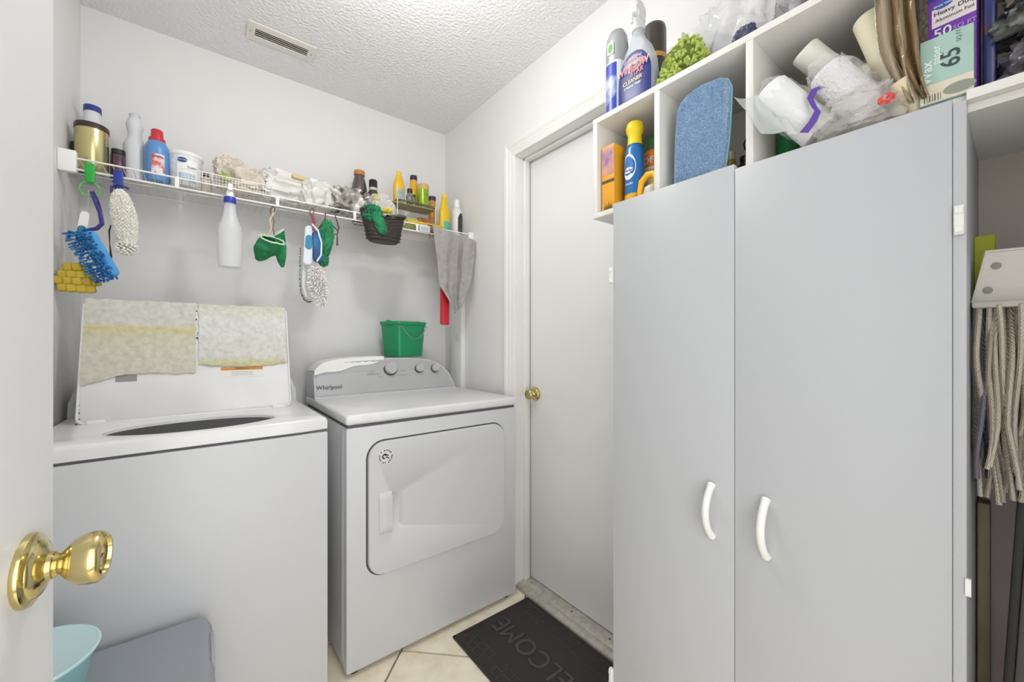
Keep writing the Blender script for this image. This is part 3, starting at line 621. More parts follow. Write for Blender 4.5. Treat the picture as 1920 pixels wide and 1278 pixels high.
t=thing('can','green tin can with tan lid on the rack upper tray','can',(.945,1.965,TR),R(15)); G().lathe([(0,0),(.029,0),(.030,.003),(.030,.10),(0,.10)],28).obj('body',M('#a9c93f',.25,metal=.3,col2='#7fa12c',vs=18),t); G().lathe([(0,.099),(.0312,.099),(.0312,.124),(.029,.127),(0,.1255)],28).obj('lid',M('#c4a86a',.35),t)
g=G().box(-.055,.055,-.04,.04,0,.045,.002); g.solo('box','pale green box on the rack lower level','box',loc=(.855,1.985,D),mat=M('#b9cf8c',.5,col2='#8fb36a',vs=20))
g=G().box(-.05,.05,-.035,.035,0,.062,.002); g.solo('box','brown carton beside the green box under the rack tray','box',loc=(.965,1.985,D),mat=M('#b98c58',.55,col2='#7c4a2c',vs=18))
g=G(); g.box(-.10,.10,-.018,.018,0,.02,.006); g.solo('sponge_cloth','flat yellow sponge cloth along the front of the rack','sponge',loc=(.925,1.905,D),mat=M('#e6b92e',.8,bump=1,bs=160,dist=.003,var=.25,vs=60))
g=G().box(-.028,.028,-.002,.002,-.016,.016); t=g.solo('price_tag','white barcode label hanging on the shelf lip under the rack','label',loc=(.905,1.862,1.748),mat=M('#d9dee2',.5)); 
for i in range(14):
    ww=.0006+.0008*((i*7)%3); G().box(-.022+i*.0033,-.022+i*.0033+ww,-.0024,-.0021,-.012,.009).obj('bar',M('#8c98a3',.6),t) if i<14 else 0
t=thing('bottle','tall amber bottle with navy cap behind the lemon yellow bottle','bottle',(1.047,2.06,D)); G().lathe([(0,0),(.022,0),(.023,.15),(.018,.19),(.0165,.205),(0,.206)],22).obj('body',M('#d29a2c',.3,coat=.3,col2='#b9762a',vs=20),t); G().lathe([(0,.205),(.0205,.205),(.0205,.226),(0,.228)],20).obj('cap',M('#332a5e',.4),t)
t=thing('squeeze_bottle','large lemon yellow bottle with teal label at the shelf right end','bottle',(1.068,1.955,D),R(22)); g=G(); g.lathe([(0,0),(.035,0),(.037,.004),(.037,.115),(.034,.13),(.022,.17),(.0175,.19),(.0175,.214),(0,.216)],28,sy=.7); b=g.obj('body',M('#e6bf22',.35,coat=.2),t)
g=G(); g.lathe([(.0182,.198),(.0182,.212),(.017,.216)],20,sy=.7); g.obj('cap',M('#e8cf63',.4),t); g=G(); g.lathe([(.0376,.008),(.0376,.062)],14,-pi/2-.8,-pi/2+.9,sy=.71); g.obj('label',M('#2ba98d',.5,col2='#5cc4a4',vs=20),b)
t=thing('bottle','white bottle with black striped label by the shelf right bracket','bottle',(1.155,1.97,D),R(20)); g=G(); g.lathe([(0,0),(.030,0),(.031,.004),(.031,.13),(.026,.15),(.016,.165),(.0,.168)],28); b=g.obj('body',M('#e2e3de',.4),t)
G().lathe([(0,.165),(.0165,.165),(.0150,.205),(0,.207)],20).obj('cap',WH,t); g=G(); wrap(g,.031,.01,.128,78,top=.03); g.obj('label',M('#3c3833',.4,bump=0,col2='#8d867c',vs=35,ramp=(.38,.42)),b)

# ------------------------------------------------------------ things hanging from the lip
def clip(label,x,z,col,ring=False):
    t=thing('clip',label,'clip',(x,1.862,z)); m=M(col,.35)
    G().box(-.012,.012,-.010,-.004,-.03,.032,.003).box(-.010,.010,.004,.010,-.03,.028,.003).obj('jaw',m,t)
    G().tube([(-.011,0,.006),(.011,0,.006)],.006,8).obj('spring',M(col,.5,var=.4,vs=50),t)
    if ring: G().tube([(.024*math.cos(a)*(1.15 if False else 1),-.004,-.052+.024*math.sin(a)) for a in [2*pi*i/20 for i in range(20)]],.0022,6,True).obj('ring',M('#6fcf74',.25,alpha=.85),t)
    return t
clip('bright green plastic clip with ring at the shelf left end',-.272,1.722,'#23a83a',True)
clip('dark blue plastic clip holding the white chenille mitt',-.206,1.716,'#22389a')
st=thing('wash_brush','blue chenille wash mitt on a navy strap at the shelf left end','mitt',(-.262,1.825,1.60))
g=G(); g.tube([(-.006,.015,.058),(.004,0,.03),(.018,-.004,-.01),(.022,-.004,-.045),(.010,-.004,-.062),(-.012,-.002,-.070)],[.003,.004,.0055,.006,.006,.005],8); g.tube([(.0,.015,.060),(.012,.004,.03),(.02,0,-.005)],.003,6); g.obj('strap',M('#2f2d7c',.5),st)
g=G(); g.T=at(.012,0,-.145,0,R(-24)); slab(g,rrect(-.018,.026,-.075,.075,.016,5),-.012,.012,.004); g.obj('pad',M('#4f9fdc',.5),st)
g=G(); g.T=at(.012,0,-.145,0,R(-24)); rnd=random.Random(2)
for i in range(9):
    for j in range(17):
        x=-.034+.046*i/8; z=-.078+.156*j/16
        g.noodle((x+rnd.uniform(-.002,.002),-.006,z),(rnd.uniform(-.9,.1)-(.8 if i<2 else 0),-1,rnd.uniform(-.8,.3)),rnd.uniform(.014,.022),.0034,4)
g.obj('chenille_pile',M('#2a79b8',.6,col2='#1f5b94',vs=40),st,kind='stuff')
t=thing('scrub_brush','white dish brush with teal grip behind the blue wash mitt','brush',(-.288,1.85,1.535),rot=(0,R(8),0))
g=G(); slab(g,rrect(-.012,.012,-.07,.06,.011,6),-.006,.006,.003); g.obj('handle',WH,t)
g=G(); slab(g,rrect(-.010,.010,-.04,.012,.0095,6),-.0085,-.004,.002); g.obj('grip',M('#2e7f97',.5),t)
# yellow block sponge
t=thing('bath_sponge','yellow netted sponge of puffy blocks hanging by the left wall','sponge',(-.296,1.845,1.378))
k=0
for j in range(4):
    for i in range(5):
        x=-.040+.02*i+(.008 if j%2 else 0)-.0; z=.034-.0225*j-abs(i-2)*.0012*(-1 if j>1 else 1)
        if abs(x)>.046-.006*abs(j-1.5): continue
        g=G(); g.T=at(x,-.012+abs(x)*.25,z,0,R(-10)); g.box(-.0118,.0118,-.014,.014,-.0122,.0122,.006,3); g.obj('puff',M('#cfb23f',.75,bump=.8,bs=200,var=.15,vs=40),t)
g=G(); g.blob((0,.008,0),(.04,.02,.038),3,.1,2,.9,24,16); g.obj('core',M('#b2942c',.8),t)
g=G(); g.tube([(.0,0,.04),(.01,.004,.1),(.02,.006,.2),(.022,.01,.29)],.0009,4); g.obj('cord',M('#cfcabb',.6),t)
# white chenille mitt
t=thing('chenille_mitt','white chenille duster mitt hanging from the dark blue clip','mitt',(-.190,1.835,1.575))
g=G(); 
def mf(c,sz,n,rnd,g,l,r,tilt=0):
    for k in range(n):
        zz=1-2*(k+.5)/n; a=k*2.39996; rr=math.sqrt(1-zz*zz); d=Vector((rr*math.cos(a),rr*math.sin(a),zz)); p=Vector((d.x*sz[0],d.y*sz[1],d.z*sz[2])); p=Matrix.Rotation(tilt,3,'Y')@p
        dd_=Vector((d.x/sz[0],d.y/sz[1],d.z/sz[2])).normalized()+Vector((rnd.uniform(-.6,.6),rnd.uniform(-.6,.6),rnd.uniform(-1.1,.1)))
        g.noodle(p+Vector(c),dd_,l*rnd.uniform(.8,1.2),r,4)
rnd=random.Random(4); mf((0,0,.01),(.028,.016,.092),520,rnd,g,.006,.0042,R(-7)); mf((.006,-.004,-.085),(.024,.012,.022),90,rnd,g,.007,.0042)
g.obj('chenille_pile',M('#f0ede4',.8,var=.12,vs=60),t,kind='stuff')
g=G(); g.blob((0,0,.01),(.028,.016,.092),3,.06,2,.9,24,16,rot=(R(-7),'Y')); g.obj('mitt_body',M('#efece3',.8),t)
g=G(); g.tube([(.01,.012,.115),(-.018,.010,.125),(-.03,.006,.112),(-.031,.004,.09)],.0035,6); g.obj('loop',M('#2c3575',.5),t)
t=thing('strap','thin black strap hanging left of the white chenille mitt','strap',(-.222,1.842,1.50)); g=G(); g.tube([(.0,0,.06),(-.004,0,.04),(-.003,0,.0),(0,0,-.04),(.0,0,-.11)],[.0015,.0025,.0012,.003,.003],6); g.obj('cord',M('#2a2024',.6),t)
# spray bottle hooked on lip
t=thing('spray_bottle','empty frosted spray bottle with blue collar hooked on the shelf lip','spray bottle',(.096,1.822,1.455))
TR_=M('#e7e8ea',.35,alpha=.55,sss=0)
G().lathe([(0,.001),(.035,0),(.037,.006),(.0395,.06),(.0395,.135),(.0375,.150),(.027,.175),(.021,.20),(.0175,.235),(.0175,.242),(0,.242)],32,sy=.8).obj('body',TR_,t)
G().lathe([(.0185,.238),(.0195,.240),(.0195,.258),(.0185,.260),(0,.260)],24).obj('collar',M('#2a3aa8',.35),t)
g=G(); g.lathe([(0,.258),(.013,.258),(.012,.275),(.009,.285),(0,.286)],16); g.box(-.008,.008,-.024,.014,.281,.306,.004); g.obj('spray_head',WH,t)
g=G(); g.tube([(0,.012,.285),(0,.022,.272),(0,.028,.250),(0,.026,.24)],.004,6); g.obj('trigger',WH,t)
g=G(); g.tube([(.004,0,.02),(0,0,.25)],.0015,5); g.obj('dip_tube',M('#ffffff',.3,alpha=.6),t)
# green mitts
def hookloop(parent,x,y,z,h,m=PINK):
    G().tube([(x-.006,y+.014,z+.002),(x-.004,y+.020,z+h*.45),(x+.004,y+.008,z+h*.55),(x+.008,y-.002,z+h*.35),(x+.002,y,z)],.0018,6).obj('hook',m,parent)
GC=M('#238a55',.75,bump=1,bs=60,dist=.004,var=.35,vs=28); EDGE=M('#cfe3c8',.6)
t=thing('scrub_mitts','pair of green cloth mitts with pale edging hung on a dark red hook','mitts',(.226,1.835,1.545))
def pouch(g,c,w_,h_,d_,tilt,seed,fx=0):
    T0=g.T.copy(); g.T=T0@at(*c)@Matrix.Rotation(fx,4,'X')@Matrix.Rotation(tilt,4,'Y')
    def fn(u,v):
        a=2*pi*u; zz=v; ww=min(1,(.10+zz*1.6))**.7*(1-.12*zz); nn=noise.noise(Vector((math.cos(a)*2,math.sin(a)*2+seed,zz*4)))*.2+abs(noise.noise(Vector((math.cos(a)*5,seed,zz*9))))*.16
        return (w_*ww*math.cos(a)*(1+nn),d_*ww*math.sin(a)*(1+nn),-h_/2+h_*zz+ .25*h_*math.cos(a)*zz*zz*.4)
    g.grid(fn,30,18); g.T=T0
    rim=[tuple((T0@at(*c)@Matrix.Rotation(fx,4,'X')@Matrix.Rotation(tilt,4,'Y'))@Vector(fn(i/30,1))) for i in range(30)]; return rim
g=G(); r1=pouch(g,(-.018,-.014,-.010),.042,.105,.026,R(24),1,R(38)); g.obj('mitt',GC,t)
g=G(); r2=pouch(g,(.036,.006,.0),.026,.135,.022,R(-10),5,R(16)); g.obj('mitt',GC,t)
G().tube(r1,.0032,6,True).obj('edging',EDGE,t); G().tube(r2,.0030,6,True).obj('edging',EDGE,t)
G().tube([(-.005,0,.05),(.006,.002,.085),(.0,.004,.115),(.012,.004,.14),(.014,.01,.16)],.004,6).obj('tie',M('#cdbfb0',.6),t)
G().tube([(.018,0,.05),(.010,.002,.085),(.016,.004,.11),(.008,.004,.14)],.003,6).obj('tie',M('#8a6f66',.6),t)
hookloop(t,.010,.004,.145,.05)
# blue/white glove bundle
t=thing('scrub_gloves','folded blue and white cleaning gloves on a dark red hook','gloves',(.378,1.835,1.59))
g=G(); g.T=at(-.014,-.004,-.01,0,R(4)); slab(g,rrect(-.018,.018,-.085,.08,.016,6),-.008,.008,.004); g.obj('white_glove',M('#dde3e8',.6,bump=.5,bs=50,dist=.003),t)
g=G(); g.T=at(-.014,-.0125,.0,0,R(4)); slab(g,rrect(-.013,.013,-.03,.03,.0125,6),-.002,.003,.001); g.obj('blue_patch',M('#3d84ad',.6),t)
g=G(); g.T=at(.016,-.010,-.005,0,R(-3)); slab(g,rrect(-.017,.021,-.075,.055,.016,6),-.010,.010,.005); g.obj('blue_glove',M('#2f6fa3',.6,col2='#1e3f74',vs=18,bump=.5,bs=50,dist=.003),t)
G().tube([(-.004,-.021,.075),(.018,-.024,.05),(.032,-.024,.0),(.03,-.024,-.05),(.014,-.022,-.078)],.0035,6).obj('white_piping',M('#dfeef2',.5),t)
G().tube([(-.002,-.01,.118),(.004,-.016,.09),(.002,-.018,.05)],[.005,.006,.005],6).obj('red_loop',M('#a03058',.5),t)
hookloop(t,.0,-.002,.115,.06)
t=thing('long_brush','curved dark bristle brush with white backing below the gloves','brush',(.352,1.862,1.44))
g=G(); g.tube([(.002,0,.12),(.0,0,.05),(.0,0,-.03),(.010,0,-.070),(.03,0,-.082)],[.006,.010,.010,.010,.006],8); g.obj('backing',M('#dfe2e0',.5),t)
g=G(); rnd=random.Random(6); path=[(-.010,.13),(-.012,.08),(-.013,.03),(-.012,-.02),(-.008,-.06),(.004,-.085),(.02,-.094),(.034,-.09)]
for (a,b_),(c_,d_) in zip(path,path[1:]):
    for q in range(10):
        f=q/10; g.noodle((a+(c_-a)*f,-.004,b_+(d_-b_)*f),(rnd.uniform(-1,-.3),rnd.uniform(-.6,.3),rnd.uniform(-.8,.2)),.007,.0016,4)
g.obj('bristles',M('#2b4a44',.7),t,kind='stuff')
t=thing('chenille_duster','white chenille duster with grey flecks hanging below the blue gloves','duster',(.400,1.83,1.42))
g=G(); rnd=random.Random(9); mf((0,0,.0),(.030,.014,.070),260,rnd,g,.014,.0032,R(-9)); mf((.014,0,-.055),(.018,.010,.03),80,rnd,g,.016,.003)
g.obj('chenille_pile',M('#f0ece8',.8,col2='#a89ea4',vs=70,ramp=(.28,.38)),t,kind='stuff')
t=thing('scrub_mitt','crumpled green cloth mitt hanging right of the blue gloves','mitt',(.436,1.855,1.60))
g=G(); g.blob((0,0,.02),(.026,.02,.070),41,.35,2.6,.85,36,26,rot=(R(6),'Y')); g.blob((-.008,0,-.065),(.018,.015,.030),42,.35,2.6,.85,26,18); g.obj('mitt_body',GC,t)
G().tube([(-.03,0,.06),(-.012,0,.09),(0,.004,.115),(.002,.012,.14)],.0025,6).obj('tie',M('#8b3348',.6),t)
t=thing('twig_hook','thin dark branching hook under the wire shelf beside the green mitt','hook',(.480,1.855,1.67))
g=G(); g.tube([(-.004,.008,.062),(.002,0,.04),(.010,0,.01),(.006,0,-.01),(.004,0,-.02),(.004,0,-.07)],[.0015,.003,.0035,.003,.002,.004],6); g.tube([(-.028,0,.022),(-.014,0,.012),(.006,0,-.005)],[.003,.0025,.002],6); g.tube([(-.014,0,-.034),(-.006,0,-.022),(.004,0,-.02)],[.003,.002,.002],6); g.obj('stem',M('#3d4139',.5),t)
# grey cloth + red tool
def gcf(u,v):
    xl=.932+(.048*min(1,v*1.1))+.075*max(0,v-.72)/.28; xr=1.192-.085*v**1.6-.035*max(0,v-.7)
    x=xl+(xr-xl)*u; zt=1.788-.040*u; zb=1.322+.05*abs(u-.25); z=zt+(zb-zt)*v
    y=1.838-.012*math.sin(u*7+v*1.5)*min(1,v*2+.2)-.002*math.sin(u*23+v*5)-.020*(1 if .62<u<.72 else 0)*min(1,v*3)*-1+.012*noise.noise(Vector((u*3,v*4,1)))
    if v<.06: y+=(.06-v)*1.2
    return (x,y-.004,z)
g=G(); g.sheet(gcf,60,70,.002); g.solo('cloth','grey cloth draped over the right end of the wire shelf','cloth',mat=M('#aaa6a2',.85,bump=.6,bs=300,var=.18,vs=40))
g=G(); slab(g,rrect(-.024,.024,-.10,.10,.008,4),-.008,.008,.003); g.solo('red_duster','flat red handle poking out below the grey cloth','handle',loc=(1.022,1.868,1.365),mat=M('#c31f30',.4))

# ------------------------------------------------------------ tall cabinet
CX,CY0,CY1,CZ=.905,-.135,.694,1.541
cb=thing('tall_cabinet','tall white laminate cabinet with two flush doors and open broom bay','cabinet',(CX,.3,0))
def cy(y): return y-.3
dep=XR-CX-.004
G().box(.018,dep,cy(CY1)-.015,cy(CY1),0,CZ,.001).obj('side_panel',CAB,cb)
G().box(.0,dep,cy(.048),cy(.062),0,CZ,.001).obj('divider_panel',CAB,cb)
G().box(.0,dep,cy(CY0),cy(CY0)+.015,0,CZ,.001).obj('side_panel',CAB,cb)
G().box(dep-.006,dep,cy(CY0)+.015,cy(CY1)-.015,.02,CZ-.013).obj('back_panel',M('#c4bdb0',.5),cb)
G().box(.018,dep,cy(CY0)+.015,cy(CY1)-.015,CZ-.013,CZ-.0005).obj('top_panel',LAM,cb)
G().box(.018,dep-.006,cy(CY0)+.015,cy(CY1)-.015,.0,.05).obj('bottom_panel',CAB,cb)
for z in (.5,.98): G().box(.02,dep-.006,cy(.062),cy(CY1)-.015,z,z+.015).obj('shelf_board',CAB,cb)
for k,(y0,y1,zt,hy,lab) in enumerate(((.3778,.6955,1.560,.425,'left cabinet door'),(.0625,.3768,1.549,.316,'wide right cabinet door'))):
    d_=G().box(-.0,.016,cy(y0),cy(y1),.03,zt,.0015).obj('door',CAB,cb)
    g=G(); z0=.745; n=14
    pts=[(-.001-.030*math.sin(pi*i/n)**.8,cy(hy),z0+.115*i/n) for i in range(n+1)]
    g.tube(pts,[.0075 if 0<i<n else .009 for i in range(n+1)],10); g.obj('handle',M('#eeedea',.35),d_)
def chinge(y,z,big=1):
    g=G(); g.box(-.007,.004,-.0055,.0055,-.022,.022,.0015); g.box(-.009,-.004,-.0045,.0045,.009,.019,.001); g.box(-.009,-.004,-.0045,.0045,-.019,-.009,.001); o=g.obj('hinge',M('#e9e7e2',.3),cb); o.location=(0,cy(y),z)
chinge(.0555,1.362); chinge(.700,1.362); chinge(.700,.25); chinge(.0555,.25)
G().box(-.004,.002,cy(.0475)-.004,cy(.0475)+.002,.80,.825).obj('catch_plate',M('#efefec',.4),cb)
# cubby unit on top
cu=thing('cubby_shelf','white open cubby unit on top of the tall cabinet','shelf unit',(.9215,.3,CZ))
h0=0; H=.293; dp=XR-.9215-.004
G().box(0,dp,cy(.0485),cy(.782),0,.015,.001).box(-.0155,dp,cy(CY0),cy(.0485),0,.015,.001).obj('bottom_board',LAM,cu) 
G().box(0,dp,cy(-.02),cy(.782),H-.015,H,.001).obj('top_board',LAM,cu)
for y in (.767,.565,.347,-.02): 
    G().box(0.001,dp,cy(y),cy(y)+.015,.014,H-.0145,.001).obj('upright_panel',LAM,cu)
G().box(dp-.004,dp,cy(-.01),cy(.775),.014,H-.01).obj('back_board',TAN,cu)
g=G(); g.T=at(.10,cy(.347)-.0002,.228,pi/2); g.lathe([(0,0),(.0035,0),(.0035,.0008)],12).obj('peg_hole',M('#4b4538',.7),cu)

# in cubbies: bottom surface
F0=CZ+.0155; T0=CZ+H+.0005; RZ=-pi/2
t=thing('carton','orange carton with desert sunset picture in the left cubby','box',(.965,.7365,F0),RZ+R(0))
b=G().box(-.0215,.0215,-.03,.03,0,.190,.001).obj('carton_body',M('#e6a32a',.5),t)
G().box(-.0208,.0208,-.0306,-.0300,.105,.186).obj('sunset_print',M('#e2a46a',.5,col2='#8a6795',vs=18,ramp=(.35,.6)),b)
G().box(-.0215,.0215,-.0309,-.0300,.082,.090).obj('dark_band',M('#4d4226',.5),b)
g=G()
for q,(x,hh) in enumerate(((-.012,.010),(-.007,.018),(-.002,.012),(.003,.022),(.008,.012),(.012,.016))): g.add([(x-.0035,-.0306,.006),(x+.0035,-.0306,.006),(x,-.0306,.008+hh)],[(0,1,2)])
g.obj('bush_print',M('#6c5a2a',.6),b)
t=thing('aerosol_can','blue polish spray can with yellow cap in the left cubby','spray can',(.975,.674,F0),RZ)
g=G(); g.lathe([(0,0),(.0265,0),(.0275,.003),(.0275,.028),(.0275,.158),(.024,.168),(.019,.178),(0,.178)],32); b=g.obj('body',M('#1f6fb4',.25,metal=.3,coat=.3),t)
g=G(); g.lathe([(.0279,.003),(.0279,.032),(.0277,.035)],32); g.obj('yellow_band',M('#dca52c',.4),b)
g=G(); g.lathe([(0,.176),(.0205,.176),(.0195,.190),(.0185,.203),(.0235,.215),(.0245,.226),(.0215,.238),(.012,.244),(0,.244)],28); g.obj('cap',M('#e8cf1e',.4),t)
oval(b,-.002,.110,.0215,.036,.0275,M('#e3edf6',.4),.0006,name='logo_drop'); oval(b,-.003,.113,.0160,.027,.0275,M('#2f72b8',.4),.0012,name='logo_drop'); oval(b,-.001,.100,.014,.008,.0275,M('#f4f7fa',.4),.0018,name='logo_band')
text('Pledge',.0115,M('#1c4f9c',.4),b,-.001,.100,off=-.0026,bend=.0275); text('POLISH',.007,WH,b,0,.062,off=-.0008,bend=.0275)
t=thing('aerosol_can','orange insect repellent can with dark green cap in the left cubby','spray can',(1.035,.652,F0),RZ+R(14))
g=G(); g.lathe([(0,0),(.026,0),(.027,.003),(.027,.160),(.0235,.170),(0,.171)],32); b=g.obj('body',M('#ef8a26',.35,coat=.2),t)
g=G(); g.lathe([(.0273,.05),(.0273,.118)],32); g.obj('white_panel',M('#e9e2cf',.4),b)
G().lathe([(0,.168),(.0265,.168),(.0262,.190),(.022,.207),(.014,.213),(0,.214)],28).obj('cap',M('#3c7048',.4),t)
text('OFF!',.026,WH,b,.002,.136,off=-.0009,bend=.027); text('DEEP',.013,M('#4b3a20',.5),b,.004,.104,off=-.0013,bend=.027); text('WOODS',.012,M('#4b3a20',.5),b,.004,.090,off=-.0013,bend=.027)
t=thing('spray_bottle','small white spray bottle with yellow looped trigger in the left cubby','spray bottle',(.955,.606,F0),RZ)
G().lathe([(0,0),(.023,0),(.024,.02),(.020,.034),(0,.036)],22).obj('body',M('#c9c3b6',.4),t)
g=G(); g.tube([(-.030,-.004,.000),(-.034,-.006,.028),(-.028,-.006,.055),(-.010,-.006,.068),(.012,-.006,.066),(.020,-.006,.045),(.010,-.006,.034),(-.006,-.006,.034)],[.006,.008,.009,.010,.011,.010,.008,.007],10); g.obj('trigger_head',M('#f0b41c',.4),t)
# cubby 2
t=thing('microfiber_cloth','folded light blue microfiber cloth standing in the middle cubby','cloth',(.945,.468,F0),RZ)
g=G(); outl=[(-.067,.006),(-.066,.07),(-.064,.128),(-.059,.196),(-.048,.214),(-.03,.225),(.004,.231),(.041,.227),(.060,.217),(.069,.194),(.067,.14),(.063,.08),(.053,.003),(.036,.002),(.022,.014),(-.02,.012),(-.048,.014)]
BLU=M('#b2d0f0',.9,bump=1,bs=420,kind='voronoi',dist=.006,col2='#93b8e2',vs=260,ramp=(.4,.6))
n=len(outl)
def cushion(g,o,th,e=.006):
    n=len(o); cx=sum(p[0] for p in o)/n; cz=sum(p[1] for p in o)/n; rings=[]
    for f,y in ((.88,-th),(.96,-th*.85),(.99,-th*.55),(1,-th*.2),(1,th*.2),(.99,th*.55),(.96,th*.85),(.88,th)): rings.append([(cx+(p[0]-cx)*f,y,cz+(p[1]-cz)*f) for p in o])
    return loft(g,rings,True,True)
cushion(g,outl,.012); g.obj('folded_layers',BLU,t)
g=G(); g.tube([(p[0]*1.0,-.001,p[1]) for p in outl],.0022,6,True); g.obj('hem',M('#7fb3bd',.7),t)
g=G(); rnd=random.Random(12)
for k in range(4200):
    u,v_=rnd.random(),rnd.random(); x=-.060+.118*u; z=.012+.212*v_
    if (z>.205 and abs(x-.01)>.045) or (z<.02 and abs(x)<.05): continue
    g.T=Matrix(); p=Vector((x,-.0125,z)); d=Vector((rnd.uniform(-1,1),-1.2,rnd.uniform(-1,.4))).normalized()*rnd.uniform(.0022,.0038); s_=Vector((.0007,0,0)); g.add([tuple(p-s_),tuple(p+s_),tuple(p+d)],[(0,1,2)])
g.obj('nap',M('#bcd8f5',.9,col2='#86b2e2',vs=200),t,kind='stuff')
g=G().box(-.045,.045,-.02,.02,0,.022,.004); g.solo('package','white package lying under the blue microfiber cloth','package',loc=(.975,.462,F0),rz=RZ,mat=M('#d9dadb',.4,col2='#8f93c0',vs=18,ramp=(.3,.4)))
t,b=bottle('bottle','slim tan bottle behind the blue cloth in the middle cubby',1.06,.448,F0,.010,.10,.008,.07,.0085,.02,M('#a58a4a',.4),M('#cfc4a0',.4))
t,b=bottle('bottle','short black bottle in the middle cubby corner',1.06,.419,F0,.014,.078,.008,.055,.010,.012,M('#2a2a2e',.3),BLACK)
t=thing('spray_bottle','clear bottle with black trigger beside the middle cubby divider','spray bottle',(1.03,.385,F0),RZ)
G().lathe([(0,0),(.020,0),(.021,.06),(.015,.08),(.008,.092),(0,.093)],22).obj('body',M('#aab0ac',.15,alpha=.7,col2='#3f4440',vs=55),t)
g=G(); g.lathe([(0,.09),(.009,.09),(.008,.11),(0,.112)],14); g.tube([(0,0,.11),(0,-.004,.125),(.0,-.01,.14)],.004,6); g.tube([(-.016,-.006,.075),(-.02,-.008,.09),(-.012,-.006,.11),(0,-.004,.12)],.0022,6); g.obj('trigger',BLACK,t)

# ------------------------------------------------------------ on the cubby top board
t=thing('aerosol_can','blue and white spray can with silver cap on the cubby top left end','spray can',(.975,.735,T0),RZ)
g=G(); g.lathe([(0,0),(.032,0),(.033,.004),(.033,.15),(.031,.158),(0,.16)],32); b=g.obj('body',M('#e4e8ee',.3,metal=.2,coat=.2),t)
g=G(); wrap(g,.033,.004,.15,70,20); 
for v_ in range(1): pass
g.obj('blue_print',M('#3546a8',.35,col2='#b9c6e8',vs=14,ramp=(.32,.45)),b)
g=G(); g.lathe([(0,.156),(.0335,.156),(.0345,.175),(.0345,.205),(.031,.235),(.022,.254),(.010,.260),(0,.261)],32,sy=.85); cp_=g.obj('cap',M('#a8aaae',.3,metal=.5),t)
g=G(); g.T=at(0,-.030,.195); slab(g,rrect(-.011,.011,-.017,.017,.003,3),-.0012,.001,.0003); g.obj('cap_label',M('#d3d4d3',.4),cp_)
oval(cp_,0,.195,.008,.013,0,M('#5f9a3a',.4),.0318,name='logo_leaf')
t=thing('spray_bottle','clear glass cleaner spray bottle with navy arched label on the cubby top','spray bottle',(.965,.655,T0),RZ)
def flatr(w_,d_,z): return [(w_*math.copysign(abs(math.cos(a))**.7,math.cos(a)),d_*math.copysign(abs(math.sin(a))**.7,math.sin(a)),z) for a in [2*pi*i/36 for i in range(36)]]
g=G(); loft(g,[flatr(.056,.024,0),flatr(.060,.027,.006),flatr(.060,.027,.05),flatr(.053,.026,.11),flatr(.040,.022,.15),flatr(.022,.017,.178),flatr(.015,.015,.195),flatr(.015,.015,.21)],True,True); b=g.obj('body',M('#cdd3da',.12,alpha=.55),t)
g=G(); loft(g,[flatr(.058,.025,.003),flatr(.058,.025,.05),flatr(.055,.025,.07)],True,True); g.obj('blue_liquid',M('#2c47b0',.1),b)
LZ=[(.0,.0),(.02,.047),(.04,.049),(.06,.047),(.08,.045),(.10,.040),(.115,.032),(.126,.018),(.13,.0)]
def labfn(u,v):
    z=.012+.128*v; w_=.052*(1 if v<.45 else math.sqrt(max(0,1-((v-.45)/.56)**2))); x=(2*u-1)*w_; dpt=.027-.0003*0; prof=.027 if z<.05 else .027-(z-.05)/.13*.007
    y=-(prof*max(0.0,1-(abs(x)/.061)**2.86)**.35)-.0012; return (x,y,z)
g=G(); g.grid(labfn,24,20); lb=g.obj('label',M('#27307f',.4,col2='#1f2a6a',vs=12),b)
def bx(t_,sz,m,x,z,o=-.0295,sx=1,roll=0): return text(t_,sz,m,lb,x,z,off=o,sx=sx,roll=roll)
bx('AWESOME',.013,M('#d27f96',.4),0,.118,-.0270,.9); bx('WINDOW',.0265,WH,0,.094,-.0283,.80); bx('WINDOW',.0255,M('#d0343f',.4),0,.094,-.0290,.80); bx('STAR',.019,M('#e0546a',.4),.014,.077,-.0290,.9)
bx('CLEANER',.0145,M('#d8c488',.4),0,.058,-.0295); bx('STREAK FREE',.009,M('#cfd6ea',.4),0,.044,-.0295)
g=G(); g.lathe([(0,.205),(.018,.205),(.018,.225),(.013,.23),(0,.23)],24); g.obj('collar',M('#dfe1e2',.3,alpha=.9),t)
g=G(); g.T=at(0,0,.255); g.blob((0,0,0),(.014,.022,.033),5,.15,2,.8,24,16); g.obj('spray_head',M('#e2e4e4',.2,alpha=.8,bump=.6,bs=60,dist=.003),t)
G().tube([(0,-.018,.252),(0,-.032,.235),(.0,-.030,.215)],.004,6).obj('trigger',M('#e2e4e4',.3),t)
t=thing('aerosol_can','tall dark brown can with orange band behind the glass cleaner','spray can',(1.06,.665,T0),RZ)
G().lathe([(0,0),(.032,0),(.033,.004),(.033,.255),(.03,.268),(.02,.276),(0,.277)],28).obj('body',M('#3d342c',.35,coat=.2),t); G().lathe([(.0335,.165),(.0335,.178)],28).obj('orange_band',M('#d79b4a',.4),t)
